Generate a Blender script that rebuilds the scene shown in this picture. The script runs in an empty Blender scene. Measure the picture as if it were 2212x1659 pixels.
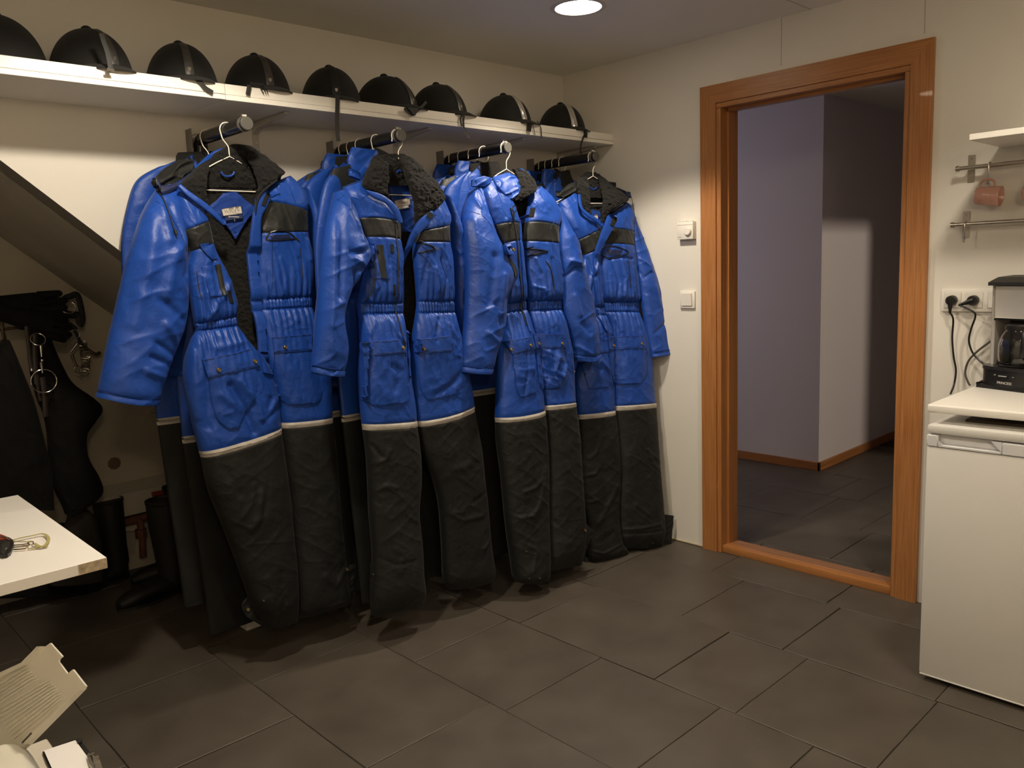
import bpy, bmesh, math, random
import numpy as np
from mathutils import Vector, Matrix
from mathutils.bvhtree import BVHTree
random.seed(7)
SC = bpy.context.scene
COL = SC.collection
PI = math.pi

# ------------------------------------------------------------ camera
CAM = np.array([-3.20505, -2.91908, 1.3717])
CM = np.array([[0.722105, 0.127999, -0.679839], [-0.69064, 0.076905, -0.719098], [-0.039761, 0.988788, 0.143935]])
FP = 1741.05
cd = bpy.data.cameras.new('camera'); cam = bpy.data.objects.new('camera', cd); COL.objects.link(cam)
cd.sensor_fit = 'HORIZONTAL'; cd.sensor_width = 36; cd.lens = FP / 2212 * 36; cd.clip_start = .02
cam.matrix_world = Matrix([[*CM[0], CAM[0]], [*CM[1], CAM[1]], [*CM[2], CAM[2]], [0, 0, 0, 1]])
SC.camera = cam

# ------------------------------------------------------------ world, light, exposure
SC.view_settings.view_transform = 'Standard'; SC.view_settings.look = 'None'
SC.view_settings.gamma = 1; SC.view_settings.use_curve_mapping = False
SC.view_settings.exposure = 0.12
w = bpy.data.worlds.new('world'); SC.world = w; w.use_nodes = True
w.node_tree.nodes['Background'].inputs[0].default_value = (.02, .018, .015, 1)
w.node_tree.nodes['Background'].inputs[1].default_value = 0.5

WARM = (1, .885, .72)
def spot(name, loc, e, size, blend, col=WARM, r=.05):
    l = bpy.data.lights.new(name, 'SPOT'); l.energy = e; l.spot_size = math.radians(size); l.spot_blend = blend
    l.color = col; l.shadow_soft_size = r
    o = bpy.data.objects.new(name, l); o.location = loc; COL.objects.link(o); return o
def area(name, loc, rot, size, e, col):
    l = bpy.data.lights.new(name, 'AREA'); l.energy = e; l.size = size; l.color = col
    o = bpy.data.objects.new(name, l); o.location = loc; o.rotation_euler = rot; COL.objects.link(o); return o
GLOBE_FILL = 62  # glow strength of the added fill globe
spot('lamp_light', (-.78, -.80, 2.30), 58, 112, .30)
spot('lamp_light', (-2.30, -1.02, 2.30), 56, 150, .25)
spot('lamp_light', (-.85, -2.35, 2.30), 27, 124, .4)
spot('lamp_light', (-2.40, -2.55, 2.30), 24, 124, .4)
area('hall_light', (.75, 1.35, 1.5), (math.radians(80), 0, math.radians(215)), .7, 5.5, (.70, .66, .92))
spot('hall_lamp_light', (1.9, -4.0, 2.28), 190, 75, .4, (1, .84, .68), .09).rotation_euler = (math.radians(68), 0, math.radians(0))

# ------------------------------------------------------------ helpers
def link(name, me, mat=None, parent=None):
    o = bpy.data.objects.new(name, me); COL.objects.link(o)
    if mat is not None: me.materials.append(mat)
    if parent is not None: o.parent = parent
    return o
def empty(name, loc, label, cat, group=None, rotz=0):
    o = bpy.data.objects.new(name, None); COL.objects.link(o); o.location = loc; o.rotation_euler = (0, 0, rotz)
    o.empty_display_size = .05
    return tag(o, label, cat, group)
def tag(o, label, cat, group=None):
    o['label'] = label; o['category'] = cat
    if group: o['group'] = group
    return o
def off(parent):
    return Vector(parent.location) if parent is not None else Vector((0, 0, 0))
class MB:
    """collects simple shapes and links them as one mesh object"""
    def __init__(s): s.bm = bmesh.new()
    def box(s, a, b, bev=0, seg=1, M=None):
        a = Vector(a); b = Vector(b); r = bmesh.ops.create_cube(s.bm, size=1)
        vs = r['verts']; c = (a + b) / 2; d = b - a
        for v in vs: v.co = Vector((v.co.x * d.x, v.co.y * d.y, v.co.z * d.z)) + c
        if bev > 0:
            es = list({e for v in vs for e in v.link_edges})
            q = bmesh.ops.bevel(s.bm, geom=es, offset=bev, segments=seg, affect='EDGES', profile=.5)
            vs = list({v for f in q['faces'] for v in f.verts} | {v for v in vs if v.is_valid})
        if M is not None:
            for v in vs: v.co = M @ v.co
        return s
    def tube(s, pts, r, n=10, caps=True, closed=False, flat=1.0, up=None):
        pts = [Vector(p) for p in pts]; rings = []; prev = None
        N = len(pts)
        for i, p in enumerate(pts):
            if closed: t = pts[(i + 1) % N] - pts[i - 1]
            else: t = pts[min(i + 1, N - 1)] - pts[max(i - 1, 0)]
            t.normalize()
            if prev is None:
                u = Vector(up) if up is not None else (Vector((0, 0, 1)) if abs(t.z) < .9 else Vector((0, 1, 0)))
            else: u = prev
            x = (u - t * u.dot(t)).normalized(); prev = x; y = t.cross(x)
            rr = r[i] if isinstance(r, (list, tuple)) else r
            rings.append([s.bm.verts.new(p + x * math.cos(2 * PI * k / n) * rr * flat + y * math.sin(2 * PI * k / n) * rr) for k in range(n)])
        for i in range(N if closed else N - 1):
            a, b = rings[i], rings[(i + 1) % N]
            for k in range(n): s.bm.faces.new((a[k], a[(k + 1) % n], b[(k + 1) % n], b[k]))
        if caps and not closed:
            s.bm.faces.new(rings[0][::-1]); s.bm.faces.new(rings[-1])
        return s
    def lathe(s, prof, n=32, M=None, arc=2 * PI):
        rings = []; full = abs(arc - 2 * PI) < 1e-6; m = n if full else n + 1
        for (r, z) in prof:
            rings.append([s.bm.verts.new(Vector((max(r, 1e-5) * math.cos(arc * k / n), max(r, 1e-5) * math.sin(arc * k / n), z))) for k in range(m)])
        for a, b in zip(rings, rings[1:]):
            for k in range(n): s.bm.faces.new((a[k], a[(k + 1) % m], b[(k + 1) % m], b[k]))
        if M is not None:
            for ring in rings:
                for v in ring: v.co = M @ v.co
        return s
    def poly(s, pts, d, M=None):
        """extrude a closed polygon (3D points) along vector d"""
        a = [s.bm.verts.new(Vector(p)) for p in pts]; b = [s.bm.verts.new(Vector(p) + Vector(d)) for p in pts]
        n = len(a)
        s.bm.faces.new(a); s.bm.faces.new(b[::-1])
        for i in range(n): s.bm.faces.new((a[i], b[i], b[(i + 1) % n], a[(i + 1) % n]))
        if M is not None:
            for v in a + b: v.co = M @ v.co
        return s
    def build(s, name, mat, parent=None, smooth=True, world=True):
        """world=True: the coordinates are world ones, an unrotated parent's location is taken off"""
        bm = s.bm
        bmesh.ops.recalc_face_normals(bm, faces=bm.faces)
        if world and parent is not None:
            o_ = Vector((0, 0, 0)); q = parent
            while q is not None: o_ += Vector(q.location); q = q.parent
            for v in bm.verts: v.co -= o_
        me = bpy.data.meshes.new(name); bm.to_mesh(me); bm.free()
        if smooth:
            me.polygons.foreach_set('use_smooth', [True] * len(me.polygons))
            me.set_sharp_from_angle(angle=math.radians(38))
        return link(name, me, mat, parent)
def dup(root, label=None, group=None, **kw):
    r = root.copy(); COL.objects.link(r)
    if label: r['label'] = label
    if group: r['group'] = group
    for k, v in kw.items(): setattr(r, k, v)
    for ch in list(root.children):
        c = ch.copy(); COL.objects.link(c); c.parent = r
        for g in ch.children:
            d = g.copy(); COL.objects.link(d); d.parent = c
    return r
def smoothpath(pts, n=8, closed=False):
    P = [Vector(p) for p in pts]; out = []; N = len(P)
    for i in range(N if closed else N - 1):
        if closed: a, b, c, d = P[i - 1], P[i], P[(i + 1) % N], P[(i + 2) % N]
        else: a, b, c, d = P[max(i - 1, 0)], P[i], P[i + 1], P[min(i + 2, N - 1)]
        for k in range(n):
            t = k / n
            out.append(.5 * ((2 * b) + (c - a) * t + (2 * a - 5 * b + 4 * c - d) * t * t + (3 * b - a - 3 * c + d) * t ** 3))
    if not closed: out.append(P[-1])
    return out
def ray(u, v):
    return CM @ np.array([(u - 1106) / FP, -(v - 829.5) / FP, -1.0])
def at(u, v, ax, val):
    """the point of the axis-aligned plane (x, y or z = val) that the photograph shows at pixel u, v"""
    d = ray(u, v); t = (val - CAM[ax]) / d[ax]; return Vector(CAM + t * d)

# ------------------------------------------------------------ materials
MATS = {}
def mat(name, col, rough=.5, metal=0, bump=0, bscale=200, var=0, vscale=8, sheen=0, coat=0, spec=.5, emit=None, estr=0, trans=0, ior=1.45, stretch=None, alpha=None):
    if name in MATS: return MATS[name]
    m = bpy.data.materials.new(name); m.use_nodes = True; nt = m.node_tree; b = nt.nodes['Principled BSDF']
    b.inputs['Base Color'].default_value = (*col, 1); b.inputs['Roughness'].default_value = rough
    b.inputs['Metallic'].default_value = metal; b.inputs['Specular IOR Level'].default_value = spec
    b.inputs['Sheen Weight'].default_value = sheen; b.inputs['Sheen Roughness'].default_value = .4
    b.inputs['Coat Weight'].default_value = coat; b.inputs['Transmission Weight'].default_value = trans; b.inputs['IOR'].default_value = ior
    if emit: b.inputs['Emission Color'].default_value = (*emit, 1); b.inputs['Emission Strength'].default_value = estr
    tc = nt.nodes.new('ShaderNodeTexCoord'); mp = nt.nodes.new('ShaderNodeMapping')
    nt.links.new(tc.outputs['Object'], mp.inputs[0])
    if stretch: mp.inputs['Scale'].default_value = stretch
    if var:
        n = nt.nodes.new('ShaderNodeTexNoise'); n.inputs['Scale'].default_value = vscale; n.inputs['Detail'].default_value = 6
        nt.links.new(mp.outputs[0], n.inputs[0]); r = nt.nodes.new('ShaderNodeValToRGB')
        r.color_ramp.elements[0].position = .3; r.color_ramp.elements[1].position = .7
        r.color_ramp.elements[0].color = (*[max(0, c * (1 - var)) for c in col], 1); r.color_ramp.elements[1].color = (*[min(1, c * (1 + var)) for c in col], 1)
        nt.links.new(n.outputs['Fac'], r.inputs[0]); nt.links.new(r.outputs[0], b.inputs['Base Color'])
    if bump:
        n = nt.nodes.new('ShaderNodeTexNoise'); n.inputs['Scale'].default_value = bscale; n.inputs['Detail'].default_value = 4
        nt.links.new(mp.outputs[0], n.inputs[0]); q = nt.nodes.new('ShaderNodeBump'); q.inputs['Strength'].default_value = bump; q.inputs['Distance'].default_value = .002
        nt.links.new(n.outputs['Fac'], q.inputs['Height']); nt.links.new(q.outputs[0], b.inputs['Normal'])
    MATS[name] = m; return m
def wood(name, c1, c2, axis, rough=.38):
    if name in MATS: return MATS[name]
    m = mat(name, c1, rough, coat=.1); nt = m.node_tree; b = nt.nodes['Principled BSDF']
    tc = nt.nodes.new('ShaderNodeTexCoord'); mp = nt.nodes.new('ShaderNodeMapping')
    s = [160, 160, 160]; s[axis] = 5; mp.inputs['Scale'].default_value = s
    nt.links.new(tc.outputs['Object'], mp.inputs[0])
    n = nt.nodes.new('ShaderNodeTexNoise'); n.inputs['Scale'].default_value = 1; n.inputs['Detail'].default_value = 5; n.inputs['Distortion'].default_value = .3
    nt.links.new(mp.outputs[0], n.inputs[0]); r = nt.nodes.new('ShaderNodeValToRGB')
    r.color_ramp.elements[0].position = .3; r.color_ramp.elements[1].position = .75
    r.color_ramp.elements[0].color = (*c1, 1); r.color_ramp.elements[1].color = (*c2, 1)
    nt.links.new(n.outputs['Fac'], r.inputs[0]); nt.links.new(r.outputs[0], b.inputs['Base Color'])
    q = nt.nodes.new('ShaderNodeBump'); q.inputs['Strength'].default_value = .15; q.inputs['Distance'].default_value = .001
    nt.links.new(n.outputs['Fac'], q.inputs['Height']); nt.links.new(q.outputs[0], b.inputs['Normal'])
    return m
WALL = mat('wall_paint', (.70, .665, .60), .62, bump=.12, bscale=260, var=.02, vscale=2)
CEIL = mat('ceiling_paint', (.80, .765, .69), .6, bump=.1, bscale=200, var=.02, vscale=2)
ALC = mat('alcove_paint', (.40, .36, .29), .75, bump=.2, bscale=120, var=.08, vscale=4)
HALLW = mat('hall_paint', (.68, .63, .62), .7, bump=.1, bscale=260)
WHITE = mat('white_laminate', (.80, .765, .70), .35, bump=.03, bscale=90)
FRIDGE = mat('fridge_enamel', (.66, .64, .60), .3, bump=.06, bscale=450)
PLASTW = mat('white_plastic', (.74, .70, .64), .35)
OAK_Z = wood('oak_upright', (.30, .115, .032), (.44, .19, .062), 2)
OAK_Y = wood('oak_across', (.30, .115, .032), (.44, .19, .062), 1)
OAK_X = wood('oak_along', (.30, .115, .032), (.44, .19, .062), 0)
OAKD = wood('oak_worn', (.20, .085, .035), (.33, .16, .08), 1, .7)
BLACKP = mat('black_plastic', (.012, .011, .010), .35)
PIPE = mat('black_pipe', (.012, .011, .010), .3, bump=.25, bscale=60)
WIRE = mat('white_coated_wire', (.86, .80, .70), .3)
STEEL = mat('brushed_steel', (.52, .48, .42), .28, 1)
CHROME = mat('chrome', (.75, .72, .66), .12, 1)
VELVET = mat('helmet_velvet', (.0085, .0078, .0072), .85, bump=.5, bscale=900, sheen=.05)
GLOSSB = mat('gloss_black', (.02, .02, .02), .22)
STRAPM = mat('black_webbing', (.018, .016, .014), .6, bump=.4, bscale=500)
PINK = mat('pink_glaze', (.58, .31, .25), .22, coat=.3)
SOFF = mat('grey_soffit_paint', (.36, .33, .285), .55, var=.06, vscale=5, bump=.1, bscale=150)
BRASS = mat('aged_brass', (.38, .26, .11), .3, .9)
def slate():
    m = mat('slate_tile', (.10, .085, .068), .48); nt = m.node_tree; b = nt.nodes['Principled BSDF']
    tc = nt.nodes.new('ShaderNodeTexCoord')
    n = nt.nodes.new('ShaderNodeTexNoise'); n.inputs['Scale'].default_value = 5; n.inputs['Detail'].default_value = 8
    oi = nt.nodes.new('ShaderNodeObjectInfo')
    ad = nt.nodes.new('ShaderNodeVectorMath'); ad.operation = 'ADD'
    sc = nt.nodes.new('ShaderNodeVectorMath'); sc.operation = 'SCALE'; sc.inputs['Scale'].default_value = 31
    cb = nt.nodes.new('ShaderNodeCombineXYZ'); 
    for i in range(3): nt.links.new(oi.outputs['Random'], cb.inputs[i])
    nt.links.new(cb.outputs[0], sc.inputs[0]); nt.links.new(tc.outputs['Object'], ad.inputs[0]); nt.links.new(sc.outputs[0], ad.inputs[1])
    nt.links.new(ad.outputs[0], n.inputs[0])
    r = nt.nodes.new('ShaderNodeValToRGB'); r.color_ramp.elements[0].position = .3; r.color_ramp.elements[1].position = .75
    r.color_ramp.elements[0].color = (.063, .051, .039, 1); r.color_ramp.elements[1].color = (.092, .078, .061, 1)
    nt.links.new(n.outputs['Fac'], r.inputs[0])
    n3 = nt.nodes.new('ShaderNodeTexNoise'); n3.inputs['Scale'].default_value = 55; n3.inputs['Detail'].default_value = 3
    nt.links.new(ad.outputs[0], n3.inputs[0]); r3 = nt.nodes.new('ShaderNodeValToRGB'); r3.color_ramp.elements[0].position = .72; r3.color_ramp.elements[1].position = .8
    nt.links.new(n3.outputs['Fac'], r3.inputs[0])
    mx = nt.nodes.new('ShaderNodeMixRGB'); mx.inputs[2].default_value = (.14, .12, .10, 1)
    nt.links.new(r3.outputs[0], mx.inputs[0]); nt.links.new(r.outputs[0], mx.inputs[1]); nt.links.new(mx.outputs[0], b.inputs['Base Color'])
    q = nt.nodes.new('ShaderNodeBump'); q.inputs['Strength'].default_value = .5; q.inputs['Distance'].default_value = .0035
    n2 = nt.nodes.new('ShaderNodeTexNoise'); n2.inputs['Scale'].default_value = 9; n2.inputs['Detail'].default_value = 7; nt.links.new(ad.outputs[0], n2.inputs[0])
    nt.links.new(n2.outputs['Fac'], q.inputs['Height']); nt.links.new(q.outputs[0], b.inputs['Normal'])
    return m
SLATE = slate()
GROUT = mat('dark_grout', (.055, .045, .035), .9)

# ------------------------------------------------------------ the room
HC = 2.3285
def struct(o): o['kind'] = 'structure'; return o
X0, Y0 = -4.35, -4.3            # far sides of the room, behind the camera
DL, DR, DT = -.909, -1.724, 2.042  # door opening
wt = .12
ZS = lambda x: 1.759 - .877 * (x + 2.57)      # underside of the stairs where it meets the back wall
xa_ = -2.57 - (HC - 1.759) / .877; xr_ = -1.93
struct(MB().poly([(xa_, 0, HC), (xr_, 0, ZS(xr_)), (xr_, 0, 0), (wt, 0, 0), (wt, 0, HC)], (0, .12, 0)).build('wall_back', WALL, smooth=False))
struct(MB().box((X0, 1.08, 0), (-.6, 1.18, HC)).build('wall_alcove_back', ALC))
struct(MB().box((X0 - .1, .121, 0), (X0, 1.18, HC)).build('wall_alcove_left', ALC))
b = MB()
b.box((0, DL, 0), (wt, 0, HC)); b.box((0, Y0, 0), (wt, DR, HC)); b.box((0, DR, DT), (wt, DL, HC))
struct(b.build('wall_right', WALL))
struct(MB().box((X0 - .1, Y0, 0), (X0, .12, HC)).build('wall_left', WALL))
struct(MB().box((X0 - .1, Y0 - .1, 0), (wt, Y0, HC)).build('wall_front', WALL))
struct(MB().box((X0 - .1, Y0 - .1, HC), (wt, 1.18, HC + .1)).build('ceiling', CEIL))
# hall beyond the door
struct(MB().box((1.66, -.60, 0), (3.1, 2.6, HC)).build('wall_hall_corner', HALLW))
struct(MB().box((3.0, -4.6, 0), (3.1, -.60, HC)).build('wall_hall_end', HALLW))
struct(MB().box((.12, 2.5, 0), (1.66, 2.6, HC)).build('wall_hall_back', HALLW))
struct(MB().box((.12, -4.6, 0), (3.1, -4.5, HC)).build('wall_hall_front', HALLW))
struct(MB().box((.12, -2.36, 0), (1.05, -2.26, HC)).box((2.13, -2.36, 0), (3.0, -2.26, HC)).box((1.05, -2.36, 1.91), (2.13, -2.26, HC)).build('wall_hall_partition', HALLW))
struct(MB().box((.02, .12, 0), (.12, 2.6, HC)).build('wall_hall_side', HALLW))
struct(MB().box((.12, -4.6, HC), (3.1, 2.6, HC + .1)).build('ceiling_hall', CEIL))
bb = struct(MB().box((1.645, -.615, 0), (1.66, 2.5, .055), .002).build('baseboard_hall_left', OAK_Y))
bb = struct(MB().box((1.645, -.615, 0), (3.0, -.60, .055), .002).build('baseboard_hall_right', OAK_X))
bb = struct(MB().box((2.985, -3.2, 0), (3.0, -.615, .055), .002).build('baseboard_hall_end', OAK_Y))
# thin vertical board joints above the door
for k, (u, v) in enumerate([(1688, 90), (1998, 40)]):
    p = at(u, v, 0, 0)
    struct(MB().box((-.0012, p.y - .0012, DT + .1), (.0, p.y + .0012, HC)).build('trim_%d' % (k + 1), mat('joint_line', (.42, .40, .36), .8)))
# ceiling board seam
struct(MB().box((-3.5, -1.335, HC - .001), (0, -1.332, HC)).build('trim_3', mat('joint_line', (.42, .40, .36), .8)))
# floor: grout bed and single slate tiles
floor = struct(MB().box((X0 - .1, Y0 - .1, -.06), (wt, 1.08, -.004)).box((wt, -4.6, -.06), (3.1, 2.6, -.004)).build('floor', GROUT))
known = {0: [-.657, -1.184, -1.606, -2.11], 1: [-1.018, -1.545], -1: [-.755, -1.397, -1.70, -2.118], -2: [-.70, -1.17, -1.65, -1.95],
         -3: [-.412, -1.10], 2: [-.88, -1.343], 3: [-.548, -.966, -1.278], 4: [-.884, -1.072]}
rt = random.Random(3)
def tile(x0, x1, y0, y1):
    g = .0018; j = lambda: rt.uniform(-.0006, .0006)
    z = rt.uniform(-.0012, .0012)
    bm = bmesh.new(); cx, cy = (x0 + x1) / 2, (y0 + y1) / 2
    n = 7; ring = []; top = []
    def edge(a, b, m):
        return [(a[0] + (b[0] - a[0]) * t / m, a[1] + (b[1] - a[1]) * t / m) for t in range(m)]
    c = [(x0 + g, y0 + g), (x1 - g, y0 + g), (x1 - g, y1 - g), (x0 + g, y1 - g)]
    P = []
    for i in range(4): P += edge(c[i], c[(i + 1) % 4], n)
    lo = []; up = []; inn = []
    tz = rt.uniform(-.0022, .0022); tw = rt.uniform(-.0018, .0018)
    for (x, y) in P:
        jx, jy = rt.uniform(-.0011, .0011), rt.uniform(-.0011, .0011)
        zz = z + tz * (x - cx) * 2 + tw * (y - cy) * 2
        lo.append(bm.verts.new((x + jx - cx, y + jy - cy, -.012)))
        up.append(bm.verts.new((x + jx - cx, y + jy - cy, zz - .0012 + j() * .6)))
        k = 1 - .0022 / max(.1, math.hypot(x - cx, y - cy))
        inn.append(bm.verts.new(((x - cx) * k + jx, (y - cy) * k + jy, zz)))
    N = len(P)
    for i in range(N):
        a = (i + 1) % N
        bm.faces.new((lo[i], lo[a], up[a], up[i])); bm.faces.new((up[i], up[a], inn[a], inn[i]))
    bm.faces.new(inn)
    me = bpy.data.meshes.new('tile'); bm.to_mesh(me); bm.free()
    o = link('tile', me, SLATE, floor); o.location = (cx, cy, 0)
for ci in range(-9, 7):
    x1 = -.239 + .4665 * ci; x0 = x1 - .4665
    ylo, yhi = (Y0, 1.08 if x1 < -1.6 else 0) if x1 < .1 else ((-2.7, 0) if ci == 1 else (-2.7, 2.5))
    if x1 < X0: continue
    ks = sorted(known.get(ci, []))
    js = list(ks)
    y = ks[0] if ks else rt.uniform(-1.3, -1); 
    if not ks: js = [y]
    while y > ylo + .5: y -= rt.uniform(.36, .56); js.append(y)
    y = max(js)
    while y < yhi - .45: y += rt.uniform(.36, .56); js.append(y)
    js = sorted(j for j in js if ylo + .12 < j < yhi - .12); js = [ylo] + js + [yhi]
    for a, c_ in zip(js, js[1:]):
        tile(max(x0, X0), min(x1, 3.0), a, c_)
# base sealant line at the right wall
struct(MB().box((-.006, DL + .085, 0), (0, -.02, .008), .002).build('baseboard_right', mat('sealant', (.45, .38, .26), .6)))

# door frame (no leaf in view)
ct = .018
fr = struct(empty('door_1', (0, (DL + DR) / 2, 0), 'x', 'x')); del fr['label']; del fr['category']
def mitre(x0, x1):
    o, i_ = .078, 0
    yl, yr = DL + o, DR - o; zt = DT + o
    M = []
    b = MB().poly([(x0, yl, 0), (x0, DL, 0), (x0, DL, DT), (x0, yl, zt)], (x1 - x0, 0, 0)); M.append((b, OAK_Z))
    b = MB().poly([(x0, yr, 0), (x0, DR, 0), (x0, DR, DT), (x0, yr, zt)], (x1 - x0, 0, 0)); M.append((b, OAK_Z))
    b = MB().poly([(x0, yl, zt), (x0, DL, DT), (x0, DR, DT), (x0, yr, zt)], (x1 - x0, 0, 0)); M.append((b, OAK_Y))
    return M
for k, (b, m) in enumerate(mitre(-ct, 0)): b.build('casing', m, fr, smooth=False)
for k, (b, m) in enumerate(mitre(.12, .12 + ct)): b.build('casing', m, fr, smooth=False)
MB().box((-.0115, DL - .022, 0), (.1315, DL, DT - .0225), .0015).box((.035, DL - .034, 0), (.075, DL - .02, DT - .0345), .001).build('jamb', OAK_Z, fr)
MB().box((-.0115, DR, 0), (.1315, DR + .022, DT - .0225), .0015).box((.035, DR + .02, 0), (.075, DR + .034, DT - .0345), .001).build('jamb', OAK_Z, fr)
MB().box((-.012, DR, DT - .022), (.132, DL, DT), .0015).box((.035, DR + .03, DT - .034), (.075, DL - .03, DT - .02), .001).build('head_jamb', OAK_Y, fr)
th = MB().box((-.004, DR + .022, 0), (.10, DL - .022, .036), .004, 2).build('threshold', OAK_Y, fr)
MB().box((.035, DR + .05, .0345), (.098, DL - .05, .0368), .0008).build('worn_strip', OAKD, th)
for p in [(-.0185, DR - .05, .025), (-.0185, DR - .025, .018)]: pass

# downlights
for k, (x, y, lab) in enumerate([(-.78, -.80, 'round recessed ceiling lamp glowing warm white at the top of the view'), (-2.30, -1.02, 'round recessed ceiling lamp over the white table, above the view'), (-.85, -2.35, 'round recessed ceiling lamp over the fridge and worktop, above the view'), (-2.40, -2.55, 'round recessed ceiling lamp in the middle of the room, above the view')]):
    L = empty('ceiling_lamp', (x, y, HC), lab or 'round recessed ceiling lamp further back in the room', 'lamp', 'recessed lamps behind the view' if k else None)
    ring = MB().lathe([(.086, -.001), (.088, -.004), (.092, -.005), (.106, -.003), (.108, 0)], 48, Matrix.Translation((x, y, HC))).build('trim_ring', mat('lamp_ring', (.62, .58, .54), .4), L)
    MB().lathe([(0, -.003), (.086, -.003)], 48, Matrix.Translation((x, y, HC))).build('diffuser', mat('lamp_glow', (1, .9, .75), .5, emit=(1, .86, .64), estr=32), L)

# sloping underside of the stairs over the alcove
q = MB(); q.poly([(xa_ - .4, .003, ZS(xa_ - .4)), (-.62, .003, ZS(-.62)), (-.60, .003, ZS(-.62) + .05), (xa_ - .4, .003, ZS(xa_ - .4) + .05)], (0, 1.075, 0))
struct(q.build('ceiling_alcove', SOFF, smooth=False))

# switch, thermostat
def plate(y, z, w_, h, name, label, cat):
    return empty(name, (0, y, z), label, cat)
th = plate(-.753, 1.504, .08, .1, 'thermostat', 'white square wall thermostat with a round dial', 'thermostat')
MB().box((-.028, -.753 - .043, 1.504 - .040), (0, -.753 + .043, 1.504 + .040), .003, 2).build('body', PLASTW, th)
b = MB()
for k in range(8): b.box((-.027, -.753 - .036 + k * .0095, 1.541), (-.006, -.753 - .031 + k * .0095, 1.5465))
b.build('vent_rib', PLASTW, th)
MB().box((-.0295, -.753 - .041, 1.529), (-.026, -.753 + .041, 1.533), .001).build('ridge', PLASTW, th)
d = MB().lathe([(0, .012), (.015, .012), (.0175, .009), (.018, 0)], 28, Matrix.Translation((-.027, -.771, 1.499)) @ Matrix.Rotation(-PI / 2, 4, 'Y')).build('dial', PLASTW, th)
MB().box((-.0286, -.753 + .020, 1.4745), (-.0275, -.753 + .036, 1.4765)).build('mark', mat('grey_print', (.22, .2, .18), .6), th)
b = MB()
for k in range(7):
    a = math.radians(20 + k * 24); b.box((-.0284, -.771 + .023 * math.cos(a) - .0006, 1.499 + .023 * math.sin(a) - .0006), (-.0275, -.771 + .023 * math.cos(a) + .0006, 1.499 + .023 * math.sin(a) + .0006))
b.build('dial_mark', mat('grey_print', (.22, .2, .18), .6), th)
sw = plate(-.75, 1.187, .08, .08, 'light_switch', 'white square light switch with one rocker beside the door', 'switch')
MB().box((-.011, -.75 - .041, 1.187 - .041), (0, -.75 + .041, 1.187 + .041), .004, 2).build('frame', PLASTW, sw)
MB().box((-.0125, -.75 - .029, 1.187 - .029), (-.009, -.75 + .029, 1.187 + .029), .0008).build('surround', mat('shadow_gap', (.45, .42, .37), .6), sw)
MB().poly([(-.012, -.75 - .0275, 1.187 - .0275), (-.012, -.75 - .0275, 1.187 + .0275), (-.0195, -.75 - .0275, 1.187 + .0275), (-.0155, -.75 - .0275, 1.187 - .0275)], (0, .055, 0)).build('rocker', PLASTW, sw, smooth=False)

# helmet shelf: two boards end to end with folded front and metal brackets
xs = at(486, 190, 1, -.323).x
SH = []
for (xa, xb, lab) in [(-3.6, xs - .0008, 'long white wall shelf board carrying the two leftmost riding helmets'), (xs + .0008, -.0005, 'long white wall shelf board reaching the corner, carrying seven helmets')]:
    s = empty('wall_shelf', ((xa + xb) / 2, -.16, 1.945), lab, 'shelf')
    MB().box((xa, -.305, 1.945), (xb, -.0005, 1.995), .001).build('board', WHITE, s)
    MB().box((xa, -.323, 1.9622), (xb, -.305, 1.995), .0012).build('front_strip', WHITE, s)
    MB().box((xa, -.323, 1.945), (xb, -.305, 1.9615), .0012).build('lower_strip', WHITE, s)
    SH.append(s)
SHM = mat('grey_bracket', (.50, .47, .42), .45)
for k, (x, lab) in enumerate([(-1.722, 'white metal shelf bracket behind the leftmost rod end'), (-1.08, 'white metal shelf bracket between second and third rods'), (-.545, 'white metal shelf bracket between third and fourth rods'), (-.05, 'small white metal shelf bracket next to the corner')]):
    s = empty('shelf_bracket', (x, -.001, 1.85), lab, 'bracket')
    MB().box((x - .013, -.004, 1.66), (x + .013, -.0005, 1.944), .001).build('upright', SHM, s)
    MB().poly([(x - .009, -.004, 1.944), (x - .009, -.004, 1.90), (x - .009, -.03, 1.918), (x - .009, -.25, 1.937), (x - .009, -.25, 1.944)], (.018, 0, 0)).build('arm', SHM, s, smooth=False)
    for z in (1.69, 1.80, 1.87):
        MB().lathe([(0, .003), (.004, .003), (.0055, 0)], 12, Matrix.Translation((x, -.004, z)) @ Matrix.Rotation(PI / 2, 4, 'X')).build('screw', CHROME, s)
# ------------------------------------------------------------ riding helmets
def helmet_shell():
    b = MB(); n = 56; rings = []; L, Wd, Hh = .141, .112, .148
    def rad(th, z):
        # length along local -Y (front); slightly narrower front
        c, s = math.cos(th), math.sin(th)
        a = Wd; l = L * (1.0 if s < 0 else .97)
        return a * c, l * s
    m = 18
    for i in range(m + 1):
        t = i / m * PI / 2
        k = math.cos(t) ** .92 if i < m else 0.0001
        z = Hh * math.sin(t) ** 1.03
        flare = 1 + .012 * math.exp(-((z) / .012) ** 2)
        rings.append([b.bm.verts.new((rad(2 * PI * j / n, z)[0] * k * flare, rad(2 * PI * j / n, z)[1] * k * flare, z)) for j in range(n)])
    lo = [b.bm.verts.new((v.co.x * .985, v.co.y * .985, -.004)) for v in rings[0]]
    rings = [lo] + rings
    for a_, c_ in zip(rings, rings[1:]):
        for j in range(n): b.bm.faces.new((a_[j], a_[(j + 1) % n], c_[(j + 1) % n], c_[j]))
    b.bm.faces.new(rings[-1][::-1]); b.bm.faces.new(lo)
    return b
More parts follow.
